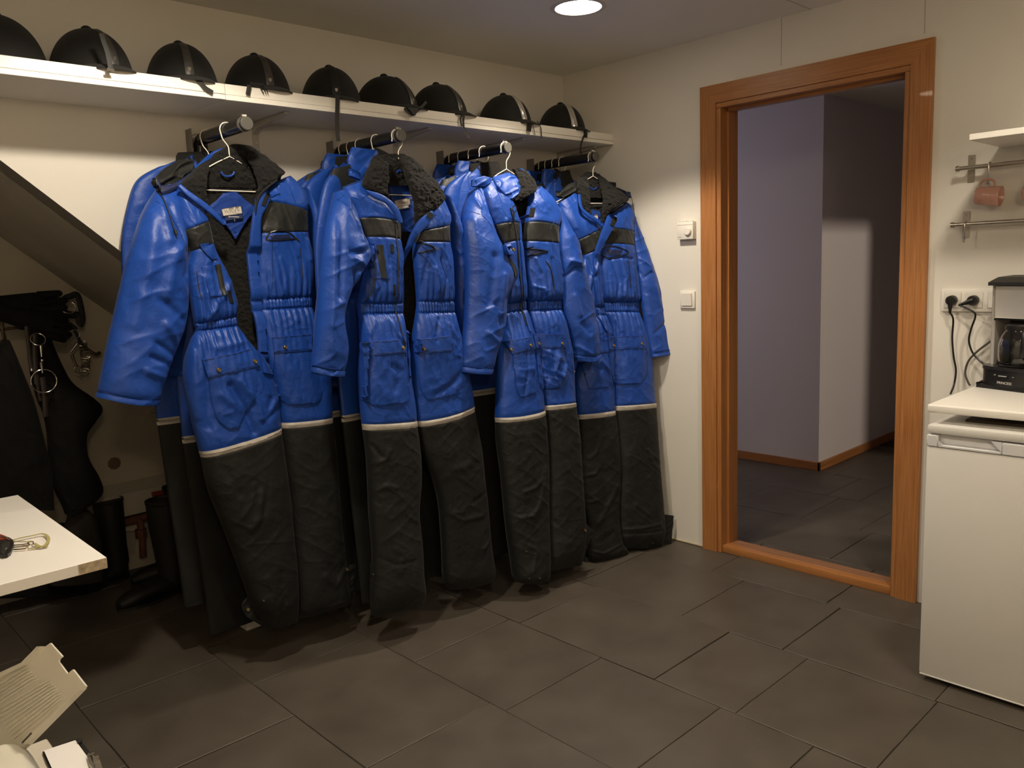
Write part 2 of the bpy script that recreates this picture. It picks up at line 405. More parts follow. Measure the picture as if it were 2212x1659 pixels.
def surf(th, t, o=0):
    L, Wd, Hh = .141, .112, .148
    k = math.cos(t) ** .92; z = Hh * math.sin(t) ** 1.03
    p = Vector((Wd * math.cos(th) * k, L * (1 if math.sin(th) < 0 else .97) * math.sin(th) * k, z))
    nn = Vector((p.x / Wd ** 2, p.y / L ** 2, p.z / Hh ** 2)).normalized()
    return p + nn * o
def helmet(cx, phi, label, style, strap=None):
    H = empty('riding_helmet', (cx, -.152, 1.9955), label, 'helmet', 'black riding helmets on the shelf', rotz=phi)
    helmet_shell().build('shell', VELVET, H, world=False)
    # peak
    b = MB(); n = 30; rows = []
    for j in range(n + 1):
        u = j / n * 2 - 1; th = -PI / 2 + u * 1.12
        out = .046 * (1 - abs(u) ** 2.4)
        inn = surf(th, .04, -.004); o = Vector((math.cos(th) * .112, math.sin(th) * .141, 0)); d = Vector((math.cos(th) * .5, math.sin(th), 0)).normalized()
        e = o + d * (out + .004); z = .016 - .012 * u * u
        top_in = Vector((inn.x, inn.y, z + .006)); top_out = Vector((e.x, e.y, z - .010 - .006 * (1 - u * u)))
        mid = (top_in + top_out) / 2 + Vector((0, 0, .0035))
        rows.append([b.bm.verts.new(q) for q in (top_in, mid, top_out, top_out - Vector((0, 0, .0045)), mid - Vector((0, 0, .007)), top_in - Vector((0, 0, .008)))])
    for a_, c_ in zip(rows, rows[1:]):
        for k in range(6): b.bm.faces.new((a_[k], a_[(k + 1) % 6], c_[(k + 1) % 6], c_[k]))
    b.build('peak', VELVET, H, world=False)
    MB().lathe([(0, .159), (.008, .1582), (.0140, .154), (.0160, .148), (.014, .140)], 24).build('button', VELVET, H, world=False)
    # front panel
    wv = {'vent': .0135, 'chrome': .0165, 'plain': .0155}[style]
    b = MB(); rows = []; m = 22; t0, t1 = .15, (1.15 if style != 'plain' else 1.35)
    for i in range(m + 1):
        t = t0 + (t1 - t0) * i / m; k = wv * (1 - .25 * i / m) * (1 if 0 < i < m else .85)
        row = []
        for j in range(9):
            u = j / 8 * 2 - 1; rr = .112 * math.cos(t) ** .92
            th = -PI / 2 + u * k / max(.03, rr) ; o = .0022 + .0016 * (1 - u * u)
            if style == 'chrome': o += .0014 * math.cos(u * 7 + i * .35)
            if style == 'vent' and i % 6 in (2, 3) and abs(u) < .7 and 3 < i < 20: o -= .003 * (1 - u * u)
            row.append(b.bm.verts.new(surf(th, t, o)))
        rows.append(row)
    for a_, c_ in zip(rows, rows[1:]):
        for k in range(8): b.bm.faces.new((a_[k], a_[k + 1], c_[k + 1], c_[k]))
    pm = {'vent': mat('grey_panel', (.05, .046, .042), .38), 'chrome': mat('silver_panel', (.72, .69, .64), .28, .75), 'plain': mat('matt_strip', (.012, .011, .010), .6)}[style]
    pn = b.build('front_panel', pm, H, world=False)
    if style != 'chrome':
        # shield badge
        pts = []
        for (x, z) in [(-.005, .006), (.005, .006), (.005, -.001), (.003, -.0045), (0, -.007), (-.003, -.0045), (-.005, -.001)]:
            pts.append((x, z))
        c = surf(-PI / 2, .27, .004)
        b = MB().poly([(x, c.y - .0012, c.z + z) for x, z in pts], (0, .003, 0)); bd = b.build('badge', CHROME, pn, smooth=False, world=False)
        MB().poly([(-.0022, c.y - .0016, c.z + .0035), (.0022, c.y - .0016, c.z + .0035), (.001, c.y - .0016, c.z - .002), (-.001, c.y - .0016, c.z - .002)], (0, .001, 0))
    # edge binding
    b = MB(); b.tube([surf(2 * PI * j / 48, .015, .0012) for j in range(48)], .0022, 8, closed=True); b.build('rim_binding', mat('binding', (.014, .013, .012), .5), H, world=False)
    return H
def ribbon(pts, wdt, thick, parent, name='strap', m=None, up=(0, 1, 0)):
    P = smoothpath(pts, 6); b = MB(); b.tube(P, wdt / 2, 4, flat=thick / wdt, up=up); return b.build(name, m or STRAPM, parent)
def helm_x(u, v=200): return at(u, v, 1, -.19).x
HEL = [(2, -50, 'leftmost black riding helmet, half cut off by the picture edge', 'vent', 'a'), (197, 11, 'black riding helmet with a buckled strap folded up over its grey front panel', 'vent', 'b'),
       (394, -12, 'black riding helmet with a three-ridge grey panel and shield, strap hanging slantwise', 'vent', 'c'),
       (556, -8, 'black riding helmet with short strap and dangling clip prongs over the shelf edge', 'vent', 'd'),
       (716, -23, 'tall plain black riding helmet with one long strap hanging straight down below the shelf', 'plain', 'e'),
       (834, 15, 'black riding helmet touching the next one, its buckle hooked over to its neighbour', 'vent', 'f'),
       (946, 6, 'black riding helmet with grey panel and a curved strap, third from the corner', 'vent', 'g'),
       (1090, -3, 'black riding helmet with shiny silver panel, second from the corner', 'chrome', 'h'),
       (1213, -20, 'black riding helmet with shiny silver panel nearest the corner', 'chrome', 'i')]
HM = {}
for (u, ph, lab, st, key) in HEL:
    v = 100 + 160 * u / 1300
    x = at(u, v + 30, 1, -.155).x
    HM[key] = helmet(x, math.radians(ph), lab, st)
def world_child(h, mk):
    """build straps in world space, then hang them under their helmet"""
    o = mk(None); o.parent = h; bpy.context.view_layer.update(); o.matrix_parent_inverse = h.matrix_world.inverted(); return o
def S(px, y=-.333): return [tuple(at(u, v, 1, y)) for u, v in px]
bpy.context.view_layer.update()
def strap(key, px, wdt=.012, y=-.333, thick=.0022, name='strap', m=None, first=None):
    pts = S(px, y)
    if first is not None: pts[0] = (pts[0][0], first, pts[0][2])
    return world_child(HM[key], lambda p: ribbon(pts, wdt, thick, p, name, m))
strap('b', [(219, 72), (225, 92), (232, 112), (237, 135), (239, 149)], .014, -.350)
world_child(HM['b'], lambda p: MB().box(tuple(at(239, 151, 1, -.352) - Vector((.011, .0015, .0045))), tuple(at(239, 151, 1, -.352) + Vector((.011, .0015, .0045))), .001).build('buckle', CHROME, p))
strap('c', [(424, 170), (434, 178), (444, 190), (460, 200)], .014)
strap('d', [(539, 184), (537, 194), (535, 205)], .015)
for k, q in enumerate([[(561, 186), (566, 196), (570, 202)], [(567, 187), (572, 196), (575, 203)], [(573, 189), (577, 197), (579, 203)]]):
    strap('d', q, .003, name='clip_prong', m=BLACKP, thick=.003)
world_child(HM['d'], lambda p: MB().box(tuple(at(555, 182, 1, -.332) - Vector((.024, .004, .005))), tuple(at(555, 182, 1, -.332) + Vector((.024, .004, .005))), .002).build('clip', BLACKP, p))
strap('e', [(729, 205), (729, 225), (728, 262), (729, 290), (731, 305)], .018)
strap('f', [(873, 234), (884, 242), (893, 248)], .014, -.34)
strap('f', [(893, 248), (902, 238), (912, 230), (921, 220)], .011, -.335)
world_child(HM['f'], lambda p: MB().poly(S([(880, 232), (905, 234), (897, 250), (892, 247)], -.345), (0, .008, 0)).build('buckle', BLACKP, p, smooth=False))
strap('g', [(1002, 250), (1001, 262), (1003, 280), (1014, 298)], .011)
strap('g', [(998, 248), (994, 258), (998, 272)], .008)
strap('h', [(1160, 262), (1168, 275), (1170, 298)], .006)
strap('h', [(1150, 266), (1154, 282), (1156, 292)], .004)
world_child(HM['h'], lambda p: MB().poly(S([(1142, 263), (1150, 264), (1147, 284), (1140, 282)], -.338), (0, .008, 0)).build('clip', BLACKP, p, smooth=False))
strap('i', [(1266, 285), (1259, 300), (1254, 318), (1255, 335)], .011)
world_child(HM['i'], lambda p: MB().poly(S([(1264, 282), (1269, 283), (1269, 297), (1264, 296)], -.338), (0, .008, 0)).build('clip', BLACKP, p, smooth=False))

# ------------------------------------------------------------ rods
RX = [-1.954, -1.387, -.824, -.252]; RE = [-.405, -.460, -.430, -.420]; RZ = 1.860; RR = .0215
names = ['leftmost of the four', 'second from left of the four', 'third from left of the four', 'rightmost of the four']
ZINC = mat('zinc_plate', (.26, .25, .23), .4, .8)
for k in range(4):
    x = RX[k]; G = empty('hanging_rod', (x, 0, RZ), 'black pipe garment rod sticking out from the wall, ' + names[k], 'rod')
    pts = [(x, -.035, 1.60), (x, -.035, 1.80), (x, -.038, RZ - .018), (x, -.052, RZ - .004), (x, -.07, RZ), (x, RE[k], RZ)]
    MB().tube(pts, RR, 24).build('pipe', PIPE, G)
    MB().lathe([(0, .006), (RR - .002, .006), (RR, .004), (RR, 0)], 32, Matrix.Translation((x, RE[k], RZ)) @ Matrix.Rotation(PI / 2, 4, 'X')).build('end_cap', mat('grey_cap', (.085, .08, .07), .45), G)
    cl = MB().lathe([(RR + .0005, -.005), (RR + .0025, -.005), (RR + .0025, .005), (RR + .0005, .005)], 36, Matrix.Translation((x, RE[k] + .016, RZ)) @ Matrix.Rotation(PI / 2, 4, 'X')).build('hose_clamp', ZINC, G)
    MB().box((x - .008, RE[k] + .010, RZ + RR + .001), (x + .008, RE[k] + .022, RZ + RR + .009), .001).tube([(x - .014, RE[k] + .016, RZ + RR + .007), (x + .013, RE[k] + .016, RZ + RR + .007)], .0035, 8).build('clamp_screw', CHROME, cl)
    MB().box((x - .033, -.050, 1.58), (x - .031, -.0005, 1.895)).box((x + .031, -.030, 1.58), (x + .033, -.0005, 1.86)).box((x - .033, -.003, 1.58), (x + .033, -.0005, 1.872)).tube([(x - .032, -.045, 1.80), (x + .030, -.045, 1.795)], .0015, 6).build('wall_channel', ZINC, G)

# ------------------------------------------------------------ hangers
def hanger_pts(x, y, yaw, drop=.085, sw=.205, sz=.115):
    """wire hook over the rod, twisted neck and open triangle, in world coordinates"""
    c, s = math.cos(yaw), math.sin(yaw)
    def W_(a, z, f=0): return (x + a * c, y + f - a * s, z)
    r = RR + .0035; hook = []
    for i in range(17):
        a = math.radians(-20 + 215 * i / 16)
        hook.append(W_(r * math.cos(a), RZ + r * math.sin(a)))
    hook = [W_(r * math.cos(math.radians(-32)) + .004, RZ - .02), *hook][::1]
    nz = RZ - drop
    # from the left end of the hook arc down to the neck
    low = [W_(-r * .72, RZ - .030), W_(-.002, RZ - .052), W_(.0, nz + .012), W_(0, nz)]
    return hook + low, nz, W_
def hanger(x, y, yaw, label, group=None, flip=False, bar=.135, arms=.205):
    H = empty('wire_hanger', (x, y, RZ), label, 'hanger', group)
    hk, nz, W_ = hanger_pts(x, y, yaw + (PI if flip else 0))
    hk2, nz, W2 = hanger_pts(x, y, yaw)
    MB().tube(smoothpath(hk, 4), .0019, 8).build('hook', WIRE, H)
    zb = nz - bar
    arm = [W2(0, nz), W2(-.045, nz - .022), W2(-.17, zb + .022), W2(-arms, zb + .006), W2(-arms + .004, zb), W2(arms - .004, zb), W2(arms, zb + .006), W2(.17, zb + .022), W2(.045, nz - .022)]
    MB().tube(arm, .0019, 8, closed=True).build('wire_frame', WIRE, H)
    return H
# ------------------------------------------------------------ insulated suits: cloth engine
def fabric(name, col, rough, sheen, spec, weave, wr=.4, var=.08):
    m = mat(name, col, rough, sheen=sheen, spec=spec); nt = m.node_tree; b = nt.nodes['Principled BSDF']
    tc = nt.nodes.new('ShaderNodeTexCoord')
    n = nt.nodes.new('ShaderNodeTexNoise'); n.inputs['Scale'].default_value = 7; n.inputs['Detail'].default_value = 7
    nt.links.new(tc.outputs['Object'], n.inputs[0])
    r = nt.nodes.new('ShaderNodeValToRGB'); r.color_ramp.elements[0].position = .3; r.color_ramp.elements[1].position = .72
    r.color_ramp.elements[0].color = (*[c * (1 - var) for c in col], 1); r.color_ramp.elements[1].color = (*[c * (1 + var) for c in col], 1)
    nt.links.new(n.outputs['Fac'], r.inputs[0]); nt.links.new(r.outputs[0], b.inputs['Base Color'])
    n2 = nt.nodes.new('ShaderNodeTexNoise'); n2.inputs['Scale'].default_value = 30; n2.inputs['Detail'].default_value = 6; n2.inputs['Distortion'].default_value = 1.6; n2.inputs['Roughness'].default_value = .62
    nt.links.new(tc.outputs['Object'], n2.inputs[0])
    n3 = nt.nodes.new('ShaderNodeTexNoise'); n3.inputs['Scale'].default_value = weave
    nt.links.new(tc.outputs['Object'], n3.inputs[0])
    q = nt.nodes.new('ShaderNodeBump'); q.inputs['Strength'].default_value = wr; q.inputs['Distance'].default_value = .004
    nt.links.new(n2.outputs['Fac'], q.inputs['Height'])
    q2 = nt.nodes.new('ShaderNodeBump'); q2.inputs['Strength'].default_value = .25; q2.inputs['Distance'].default_value = .0006
    nt.links.new(n3.outputs['Fac'], q2.inputs['Height']); nt.links.new(q.outputs[0], q2.inputs['Normal']); nt.links.new(q2.outputs[0], b.inputs['Normal'])
    return m
BLUE = fabric('royal_blue_nylon', (.0085, .054, .31), .43, .04, .46, 700, .42)
BLUED = fabric('royal_blue_lining', (.006, .036, .22), .6, .1, .4, 700, .3)
NAVY = fabric('navy_fold', (.010, .016, .06), .5, .1, .4, 700)
BLACKF = fabric('black_twill', (.0085, .0090, .0082), .66, .04, .35, 900, .5, .25)
BAND = fabric('black_chest_cloth', (.013, .014, .013), .50, .1, .5, 900, .3)
FLEECE = mat('black_fleece', (.0058, .0050, .0045), .95, bump=1.0, bscale=300, sheen=.03)
FLEECE.node_tree.nodes['Bump'].inputs['Distance'].default_value = .006
def tape_mat():
    m = mat('reflective_tape', (.42, .385, .34), .42, bump=.3, bscale=120, var=.08, vscale=50); return m
TAPE = tape_mat()
VELC = mat('velcro', (.010, .009, .011), .95, bump=.8, bscale=900)
ZIPM = mat('zip_teeth', (.05, .045, .04), .35, .6)

_rng = np.random.RandomState(11); _G = _rng.rand(128, 128)
def vn(x, y, sd=0):
    x = x + sd * 17.31; y = y + sd * 9.77
    xi = np.floor(x).astype(int); yi = np.floor(y).astype(int); fx = x - xi; fy = y - yi
    fx = fx * fx * fx * (fx * (fx * 6 - 15) + 10); fy = fy * fy * fy * (fy * (fy * 6 - 15) + 10)
    a = _G[xi % 128, yi % 128]; b = _G[(xi + 1) % 128, yi % 128]; c = _G[xi % 128, (yi + 1) % 128]; d = _G[(xi + 1) % 128, (yi + 1) % 128]
    return (a * (1 - fx) + b * fx) * (1 - fy) + (c * (1 - fx) + d * fx) * fy - .5
def rotn(a, b, ang, su, sv, sd):
    """noise stretched along a direction: ang from the horizontal, su across, sv along (sizes in metres)"""
    c, s = math.cos(ang), math.sin(ang)
    return vn((-a * s + b * c) / su, (a * c + b * s) / sv, sd)
def ridge(n): return (1 - np.abs(n) * 2.6).clip(0, 1) ** 2.2 - .35
def crease(A, B, pts, w, h):
    """sum of a gaussian ridge (h>0) or furrow (h<0) along a polyline in the garment plane"""
    best = np.full(A.shape, 1e9); 
    for (x0, y0), (x1, y1) in zip(pts, pts[1:]):
        dx, dy = x1 - x0, y1 - y0; L = dx * dx + dy * dy + 1e-12
        t = (((A - x0) * dx + (B - y0) * dy) / L).clip(0, 1)
        d = np.hypot(A - x0 - t * dx, B - y0 - t * dy); best = np.minimum(best, d)
    return h * np.exp(-(best / w) ** 2)
class Frame:
    """the plane a garment hangs in: origin P0, yaw about the hook, lean k (metres forward per metre down)"""
    def __init__(s, P0, yaw=0, k=0):
        s.P0 = np.array(P0, float); th = math.radians(yaw)
        s.ex = np.array([math.cos(th), -math.sin(th), 0]); m = np.array([-math.sin(th), -math.cos(th), 0])
        s.ed = m * k + np.array([0, 0, -1.]); s.ed /= np.linalg.norm(s.ed)
        s.n = m + k * np.array([0, 0, 1.]); s.n /= np.linalg.norm(s.n)
    def ab(s, u, v, d=0):
        r = ray(u, v); o = s.P0 + s.n * d; t = (s.n @ (o - CAM)) / (s.n @ r); p = CAM + t * r - s.P0
        return p @ s.ex, p @ s.ed
    def w(s, a, b, d):
        return s.P0 + np.multiply.outer(a, s.ex) + np.multiply.outer(b, s.ed) + np.multiply.outer(d, s.n)
class Flat:
    """the same for a pattern drawn straight in metres (garment plane facing -Y)"""
    def __init__(s): s.P0 = np.zeros(3); s.ex = np.array([1., 0, 0]); s.ed = np.array([0, 0, -1.]); s.n = np.array([0, -1., 0])
    def ab(s, u, v, d=0): return u, v
    w = Frame.w
def cr(P, t):
    """Catmull-Rom through rows P at parameters t"""
    n = len(P); i = np.floor(t).astype(int).clip(0, n - 2); f = (t - i)[:, None]
    a = P[(i - 1).clip(0)]; b = P[i]; c = P[i + 1]; d = P[(i + 2).clip(0, n - 1)]
    return .5 * ((2 * b) + (c - a) * f + (2 * a - 5 * b + 4 * c - d) * f ** 2 + (3 * b - a - 3 * c + d) * f ** 3)
def mesh_np(name, V, F, matl, parent, smooth=True):
    V = np.asarray(V, dtype=np.float64)
    if parent is not None:
        q = parent
        while q is not None: V = V - np.array(q.location); q = q.parent
    me = bpy.data.meshes.new(name); F = np.asarray(F, dtype=np.int32)
    me.vertices.add(len(V)); me.vertices.foreach_set('co', V.astype(np.float32).ravel())
    me.loops.add(F.size); me.loops.foreach_set('vertex_index', F.ravel())
    me.polygons.add(len(F)); me.polygons.foreach_set('loop_start', np.arange(len(F), dtype=np.int32) * 4)
    me.update(calc_edges=True); me.validate()
    if smooth: me.polygons.foreach_set('use_smooth', [True] * len(me.polygons))
    return link(name, me, matl, parent)
class Garment:
    def __init__(s, fr, root, res=.0045, seed=1, stiff=1.0):
        s.fr, s.root, s.res, s.seed, s.stiff = fr, root, res, seed, stiff
        s.V = []; s.F = []; s.nv = 0; s.tree = None; s.creases = []
    def addc(s, lst, d=.05):
        """creases from the photograph: (points, width, height)"""
        for pts, w_, h in lst: s.creases.append(([s.fr.ab(u, v, d) for u, v in pts], w_, h))
    def noise(s, A, B, kind):
        sd = s.seed * 3
        wa = A + .022 * vn(A / .05, B / .05, sd + 40); wb = B + .022 * vn(A / .05, B / .05, sd + 43)
        fine = np.maximum(0, 1 - np.abs(rotn(wa, wb, math.radians(35), .028, .075, sd + 50)) * 7) ** 1.5 + np.maximum(0, 1 - np.abs(rotn(wa, wb, math.radians(-40), .032, .085, sd + 52)) * 7) ** 1.5
        fine = fine * (.35 + vn(A / .08, B / .08, sd + 55)).clip(0, 1)
        if kind in ('sleeve', 'torso', 'leg'): extra = fine * {'sleeve': .0024, 'torso': .0030, 'leg': .0022}[kind]
        if kind == 'sleeve':
            z = .0075 * vn(A / .11, B / .20, sd) * 1.6 + .006 * rotn(A, B, math.radians(28), .045, .16, sd + 1) + .0045 * ridge(rotn(A, B, math.radians(-20), .05, .13, sd + 2)) + .0018 * vn(A / .02, B / .03, sd + 5) + extra
        elif kind == 'torso':
            z = .009 * vn(A / .09, B / .16, sd + 3) + .006 * rotn(A, B, math.radians(82), .030, .17, sd + 4) + .0035 * ridge(rotn(A, B, math.radians(70), .035, .11, sd + 6)) + .0015 * vn(A / .018, B / .03, sd + 5) + extra
        elif kind == 'leg':
            z = .015 * vn(A / .11, B / .26, sd + 7) + .0028 * ridge(rotn(A, B, math.radians(38), .055, .14, sd + 8)) + .0022 * ridge(rotn(A, B, math.radians(-30), .045, .12, sd + 9)) + .0012 * vn(A / .02, B / .02, sd + 5) + extra
        elif kind == 'fleece':
            z = .0048 * vn(A / .010, B / .010, sd) + .0042 * vn(A / .0055, B / .006, sd + 2) + .004 * vn(A / .03, B / .024, sd + 4)
        elif kind == 'fold':
            z = .005 * ridge(rotn(A, B, math.radians(-25), .022, .07, sd)) + .003 * vn(A / .03, B / .03, sd + 1)
        else: z = .0015 * vn(A / .02, B / .02, sd)
        return z
    def loft(s, rows, parts, kind='torso', gather=None, prof=2.6, back=True, res=None, amp=1.0, ext=None, parent=None, label=None, cap=False, tree=True, creases=True, edge=0):
        """rows: (uL, vL, uR, vR[, d, th, sag]); parts: (name, material, t0, t1[, proud])"""
        res = res or s.res; R = []
        dd, tt = .05, .05
        for r in rows:
            r = list(r); d = r[4] if len(r) > 4 else dd; th = r[5] if len(r) > 5 else tt; dd, tt = d, th
            sg = r[6] if len(r) > 6 else 0
            a0, b0 = s.fr.ab(r[0], r[1], d); a1, b1 = s.fr.ab(r[2], r[3], d)
            sc = abs(s.fr.ab(r[0], r[1] + 10, d)[1] - b0) / 10 if not isinstance(s.fr, Flat) else 1
            R.append([a0, b0, a1, b1, d, th, sg * sc])
        R = np.array(R); n = len(R)
        cuts = sorted({0, n - 1, *[p[2] for p in parts], *[p[3] for p in parts]})
        ts = []
        for i in range(n - 1):
            L = max(np.hypot(*(R[i + 1, :2] - R[i, :2])), np.hypot(*(R[i + 1, 2:4] - R[i, 2:4])))
            m = max(2, int(math.ceil(L / res))); ts += [i + j / m for j in range(m)]
        ts = np.array(ts + [n - 1]); Q = cr(R, ts)
        wmax = np.hypot(R[:, 2] - R[:, 0], R[:, 3] - R[:, 1]).max(); ns = max(8, int(wmax / res)); nb = max(4, ns // 4) if back else 1
        x = np.linspace(0, 1, ns + 1); sf = .62 * x + .38 * (.5 - .5 * np.cos(PI * x))
        pf = (1 - np.abs(2 * sf - 1) ** prof).clip(0) ** (1 / prof)
        La, Lb, Ra, Rb = Q[:, 0:1], Q[:, 1:2], Q[:, 2:3], Q[:, 3:4]; D, TH, SG = Q[:, 4:5], Q[:, 5:6].clip(.001), Q[:, 6:7]
        if edge:  # wavy outline
            wv = edge * vn(Lb / .012, Lb * 0 + s.seed, 3) * 2 ; La = La - wv; Ra = Ra + edge * vn(Rb / .012, Rb * 0 + s.seed, 5) * 2
        A = La + (Ra - La) * sf; B = Lb + (Rb - Lb) * sf + SG * 4 * sf * (1 - sf)
        dep = D + TH * pf
        z = s.noise(A, B, kind) * amp
        if gather is not None:
            for (g0, g1, per, am, up, dn) in gather:
                # rows g0..g1 carry the elastic; ripples run into the cloth above and below
                T = ts[:, None]; tb = Q[:, 1:2] + (Q[:, 3:4] - Q[:, 1:2]) * sf
                r0 = np.interp(g0, ts, np.arange(len(ts))); r1 = np.interp(g1, ts, np.arange(len(ts)))
                y0 = tb[int(r0)][None, :]; y1 = tb[int(r1)][None, :]
                above = (y0 - B).clip(0); below = (B - y1).clip(0); ins = ((B >= y0) & (B <= y1))
                ph = A / per * 2 * PI + 2.2 * vn(A / .03, A * 0, s.seed) * 2 + 1.2 * vn(A / .02, B / .03, s.seed + 4)
                ph2 = A / (per * 2.1) * 2 * PI + 3.5 * vn(A / .05, B / .25, s.seed + 9)
                rp = np.abs(np.sin(ph / 2)) ** .7 - .6; rp2 = np.abs(np.sin(ph2 / 2)) ** .8 - .6
                va = np.exp(-(above / up) ** 1.3) * (above > 0); vb = np.exp(-(below / dn) ** 1.2) * (below > 0)
                z = z + am * rp * (1.35 * ins + .75 * np.exp(-(above / (up * .35))) * (above > 0) + .75 * np.exp(-(below / (dn * .3))) * (below > 0)) + 1.5 * am * rp2 * (va + vb) * (1 - .4 * ins)
                hw = np.maximum(.004, np.abs(y1 - y0) * .22)
                z = z - am * .75 * (np.exp(-((B - y0) / hw / .8) ** 2) + np.exp(-((B - y1) / hw / .8) ** 2)) - .008 * np.exp(-(((B - (y0 + y1) / 2)) / .03) ** 2)
        if creases:
            lw = 1 / (1 + np.exp(-(B - .97) / .02)) if kind == 'mix' else 0
            for pts, w_, h in s.creases: z = z + crease(A, B, pts, w_, h) * (1 - .55 * lw)
        # seams at part borders
        for p in parts:
            for c in (p[2], p[3]):
                if 0 < c < n - 1: z = z - .0022 * np.exp(-((ts[:, None] - c) * np.hypot(*(R[min(int(c) + 1, n - 1), :2] - R[int(c), :2])) / .003) ** 2)
        dep = dep + z * (.25 + .75 * pf)
        if ext is not None: dep = dep + ext(A, B)
        W_ = s.fr.w(A, B, dep)
        # back side
        if back:
            y = np.linspace(1, 0, nb + 1)[1:-1]; pb = (1 - np.abs(2 * y - 1) ** prof).clip(0) ** (1 / prof)
            Ab = La + (Ra - La) * y; Bb = Lb + (Rb - Lb) * y + SG * 4 * y * (1 - y); Db = D - TH * pb * .75
            W_ = np.concatenate([W_, s.fr.w(Ab, Bb, Db)], axis=1)
        m = W_.shape[1]; out = []
        for p in parts:
            nm, mt, t0, t1 = p[:4]; pr = p[4] if len(p) > 4 else 0
            i0 = int(np.argmin(np.abs(ts - t0))); i1 = int(np.argmin(np.abs(ts - t1)))
            G = W_[i0:i1 + 1].copy()
            if pr:
                G[:, :ns + 1] += s.fr.n * pr
                wd = np.where(np.linspace(0, 1, ns + 1) < .5, -1, 1) * (1 - pf) ; G[:, :ns + 1] += (np.multiply.outer(wd, s.fr.ex) * pr)[None]
            k = G.shape[0]; V = G.reshape(-1, 3); idx = np.arange(k * m).reshape(k, m)
            if back: nx = np.roll(idx, -1, axis=1); F = np.stack([idx[:-1], idx[1:], nx[1:], nx[:-1]], -1).reshape(-1, 4)
            else: F = np.stack([idx[:-1, :-1], idx[1:, :-1], idx[1:, 1:], idx[:-1, 1:]], -1).reshape(-1, 4)
            caps = []
            if back and (cap or i0 == 0):      # close the top; the hem gets an inner fold
                pass
            if i1 == len(ts) - 1 and back:
                c0 = G[-1].mean(0); r1 = c0 + (G[-1] - c0) * .93 - s.fr.ed * -.0; r2 = c0 + (G[-1] - c0) * .9 - s.fr.ed * .025
                b0 = len(V); V = np.concatenate([V, r1, r2, np.repeat((r2.mean(0))[None], 1, 0)])
                last = idx[-1]; q1 = np.arange(b0, b0 + m); q2 = q1 + m
                for a_, c_ in ((last, q1), (q1, q2)):
                    F = np.concatenate([F, np.stack([a_, c_, np.roll(c_, -1), np.roll(a_, -1)], -1)])
                half = m // 2
                F = np.concatenate([F, np.array([[q2[j], q2[j + 1], q2[m - 2 - j], q2[m - 1 - j]] for j in range(half - 1)])])
            if i0 == 0 and back:
                half = m // 2; q = idx[0]
                F = np.concatenate([F, np.array([[q[j + 1], q[j], q[m - 1 - j], q[m - 2 - j]] for j in range(half - 1)])])
            o = mesh_np(nm, V, F, mt, parent or s.root); out.append(o)
            if label: o['label'] = label
            if tree and not (kind == 'fleece'):
                s.V.append(W_[i0:i1 + 1, :ns + 1].reshape(-1, 3)); id2 = np.arange(k * (ns + 1)).reshape(k, ns + 1) + s.nv; s.nv += k * (ns + 1)
                s.F.append(np.stack([id2[:-1, :-1], id2[1:, :-1], id2[1:, 1:], id2[:-1, 1:]], -1).reshape(-1, 4)); s.tree = None
        return out
    def depth(s, a, b, default=.1):
        if s.tree is None:
            V = np.concatenate(s.V); F = np.concatenate(s.F); s.tree = BVHTree.FromPolygons(V.tolist(), F.tolist())
        o = s.fr.w(np.array([a]), np.array([b]), np.array([.6]))[0]
        h = s.tree.ray_cast(Vector(o), Vector(-s.fr.n), 1.2)
        if h[0] is None: return default
        return .6 - h[3]
    def decal(s, rows, name, mt, o=.0015, th=.002, res=.006, fold=0, parent=None, label=None, smoothd=0, seed=0, pleat=None, d0=.1, dmin=None):
        """a sewn-on piece that follows the cloth below it"""
        R = np.array([[*s.fr.ab(r[0], r[1], d0), *s.fr.ab(r[2], r[3], d0)] for r in rows]); n = len(R)
        ts = []
        for i in range(n - 1):
            L = max(np.hypot(*(R[i + 1, :2] - R[i, :2])), np.hypot(*(R[i + 1, 2:4] - R[i, 2:4]))); m = max(1, int(math.ceil(L / res)))
            ts += [i + j / m for j in range(m)]
        ts = np.array(ts + [n - 1]); Q = cr(R, ts) if n > 2 else R[0] + (R[1] - R[0]) * ts[:, None]
        wm = np.hypot(R[:, 2] - R[:, 0], R[:, 3] - R[:, 1]).max(); ns = max(3, int(wm / res)); x = np.linspace(0, 1, ns + 1)
        A = Q[:, 0:1] + (Q[:, 2:3] - Q[:, 0:1]) * x; B = Q[:, 1:2] + (Q[:, 3:4] - Q[:, 1:2]) * x
        D = np.zeros_like(A); last = d0
        for i in range(A.shape[0]):
            for j in range(A.shape[1]):
                q = s.depth(A[i, j], B[i, j], last); D[i, j] = q; last = q
        if dmin is not None:
            dm = np.interp(ts, np.arange(n), dmin)[:, None]; D = np.maximum(D, dm)
        if smoothd:
            for _ in range(smoothd):
                P = np.pad(D, 1, mode='edge'); D = np.maximum(D * .5, (P[:-2, 1:-1] + P[2:, 1:-1] + P[1:-1, :-2] + P[1:-1, 2:] + 2 * D) / 6)
        tt = ((ts - ts[0]) / (ts[-1] - ts[0]))[:, None]
        bul = th * ((1 - np.abs(2 * x - 1) ** 6).clip(0) * .5 + .5)[None, :] * (np.ones_like(tt))
        if fold:
            bul = bul + fold * (ridge(rotn(A, B, math.radians(60 + seed * 25), .022, .07, seed + 31)) * .5 + .25) * (1 - np.abs(2 * x - 1) ** 3)[None, :] * (4 * tt * (1 - tt)).clip(0, 1) ** .5
        T = D + o + bul; Bt = D - .003
        k, m = A.shape; Wt = s.fr.w(A, B, T).reshape(-1, 3); Wb = s.fr.w(A, B, Bt).reshape(-1, 3)
        idx = np.arange(k * m).reshape(k, m); i2 = idx + k * m
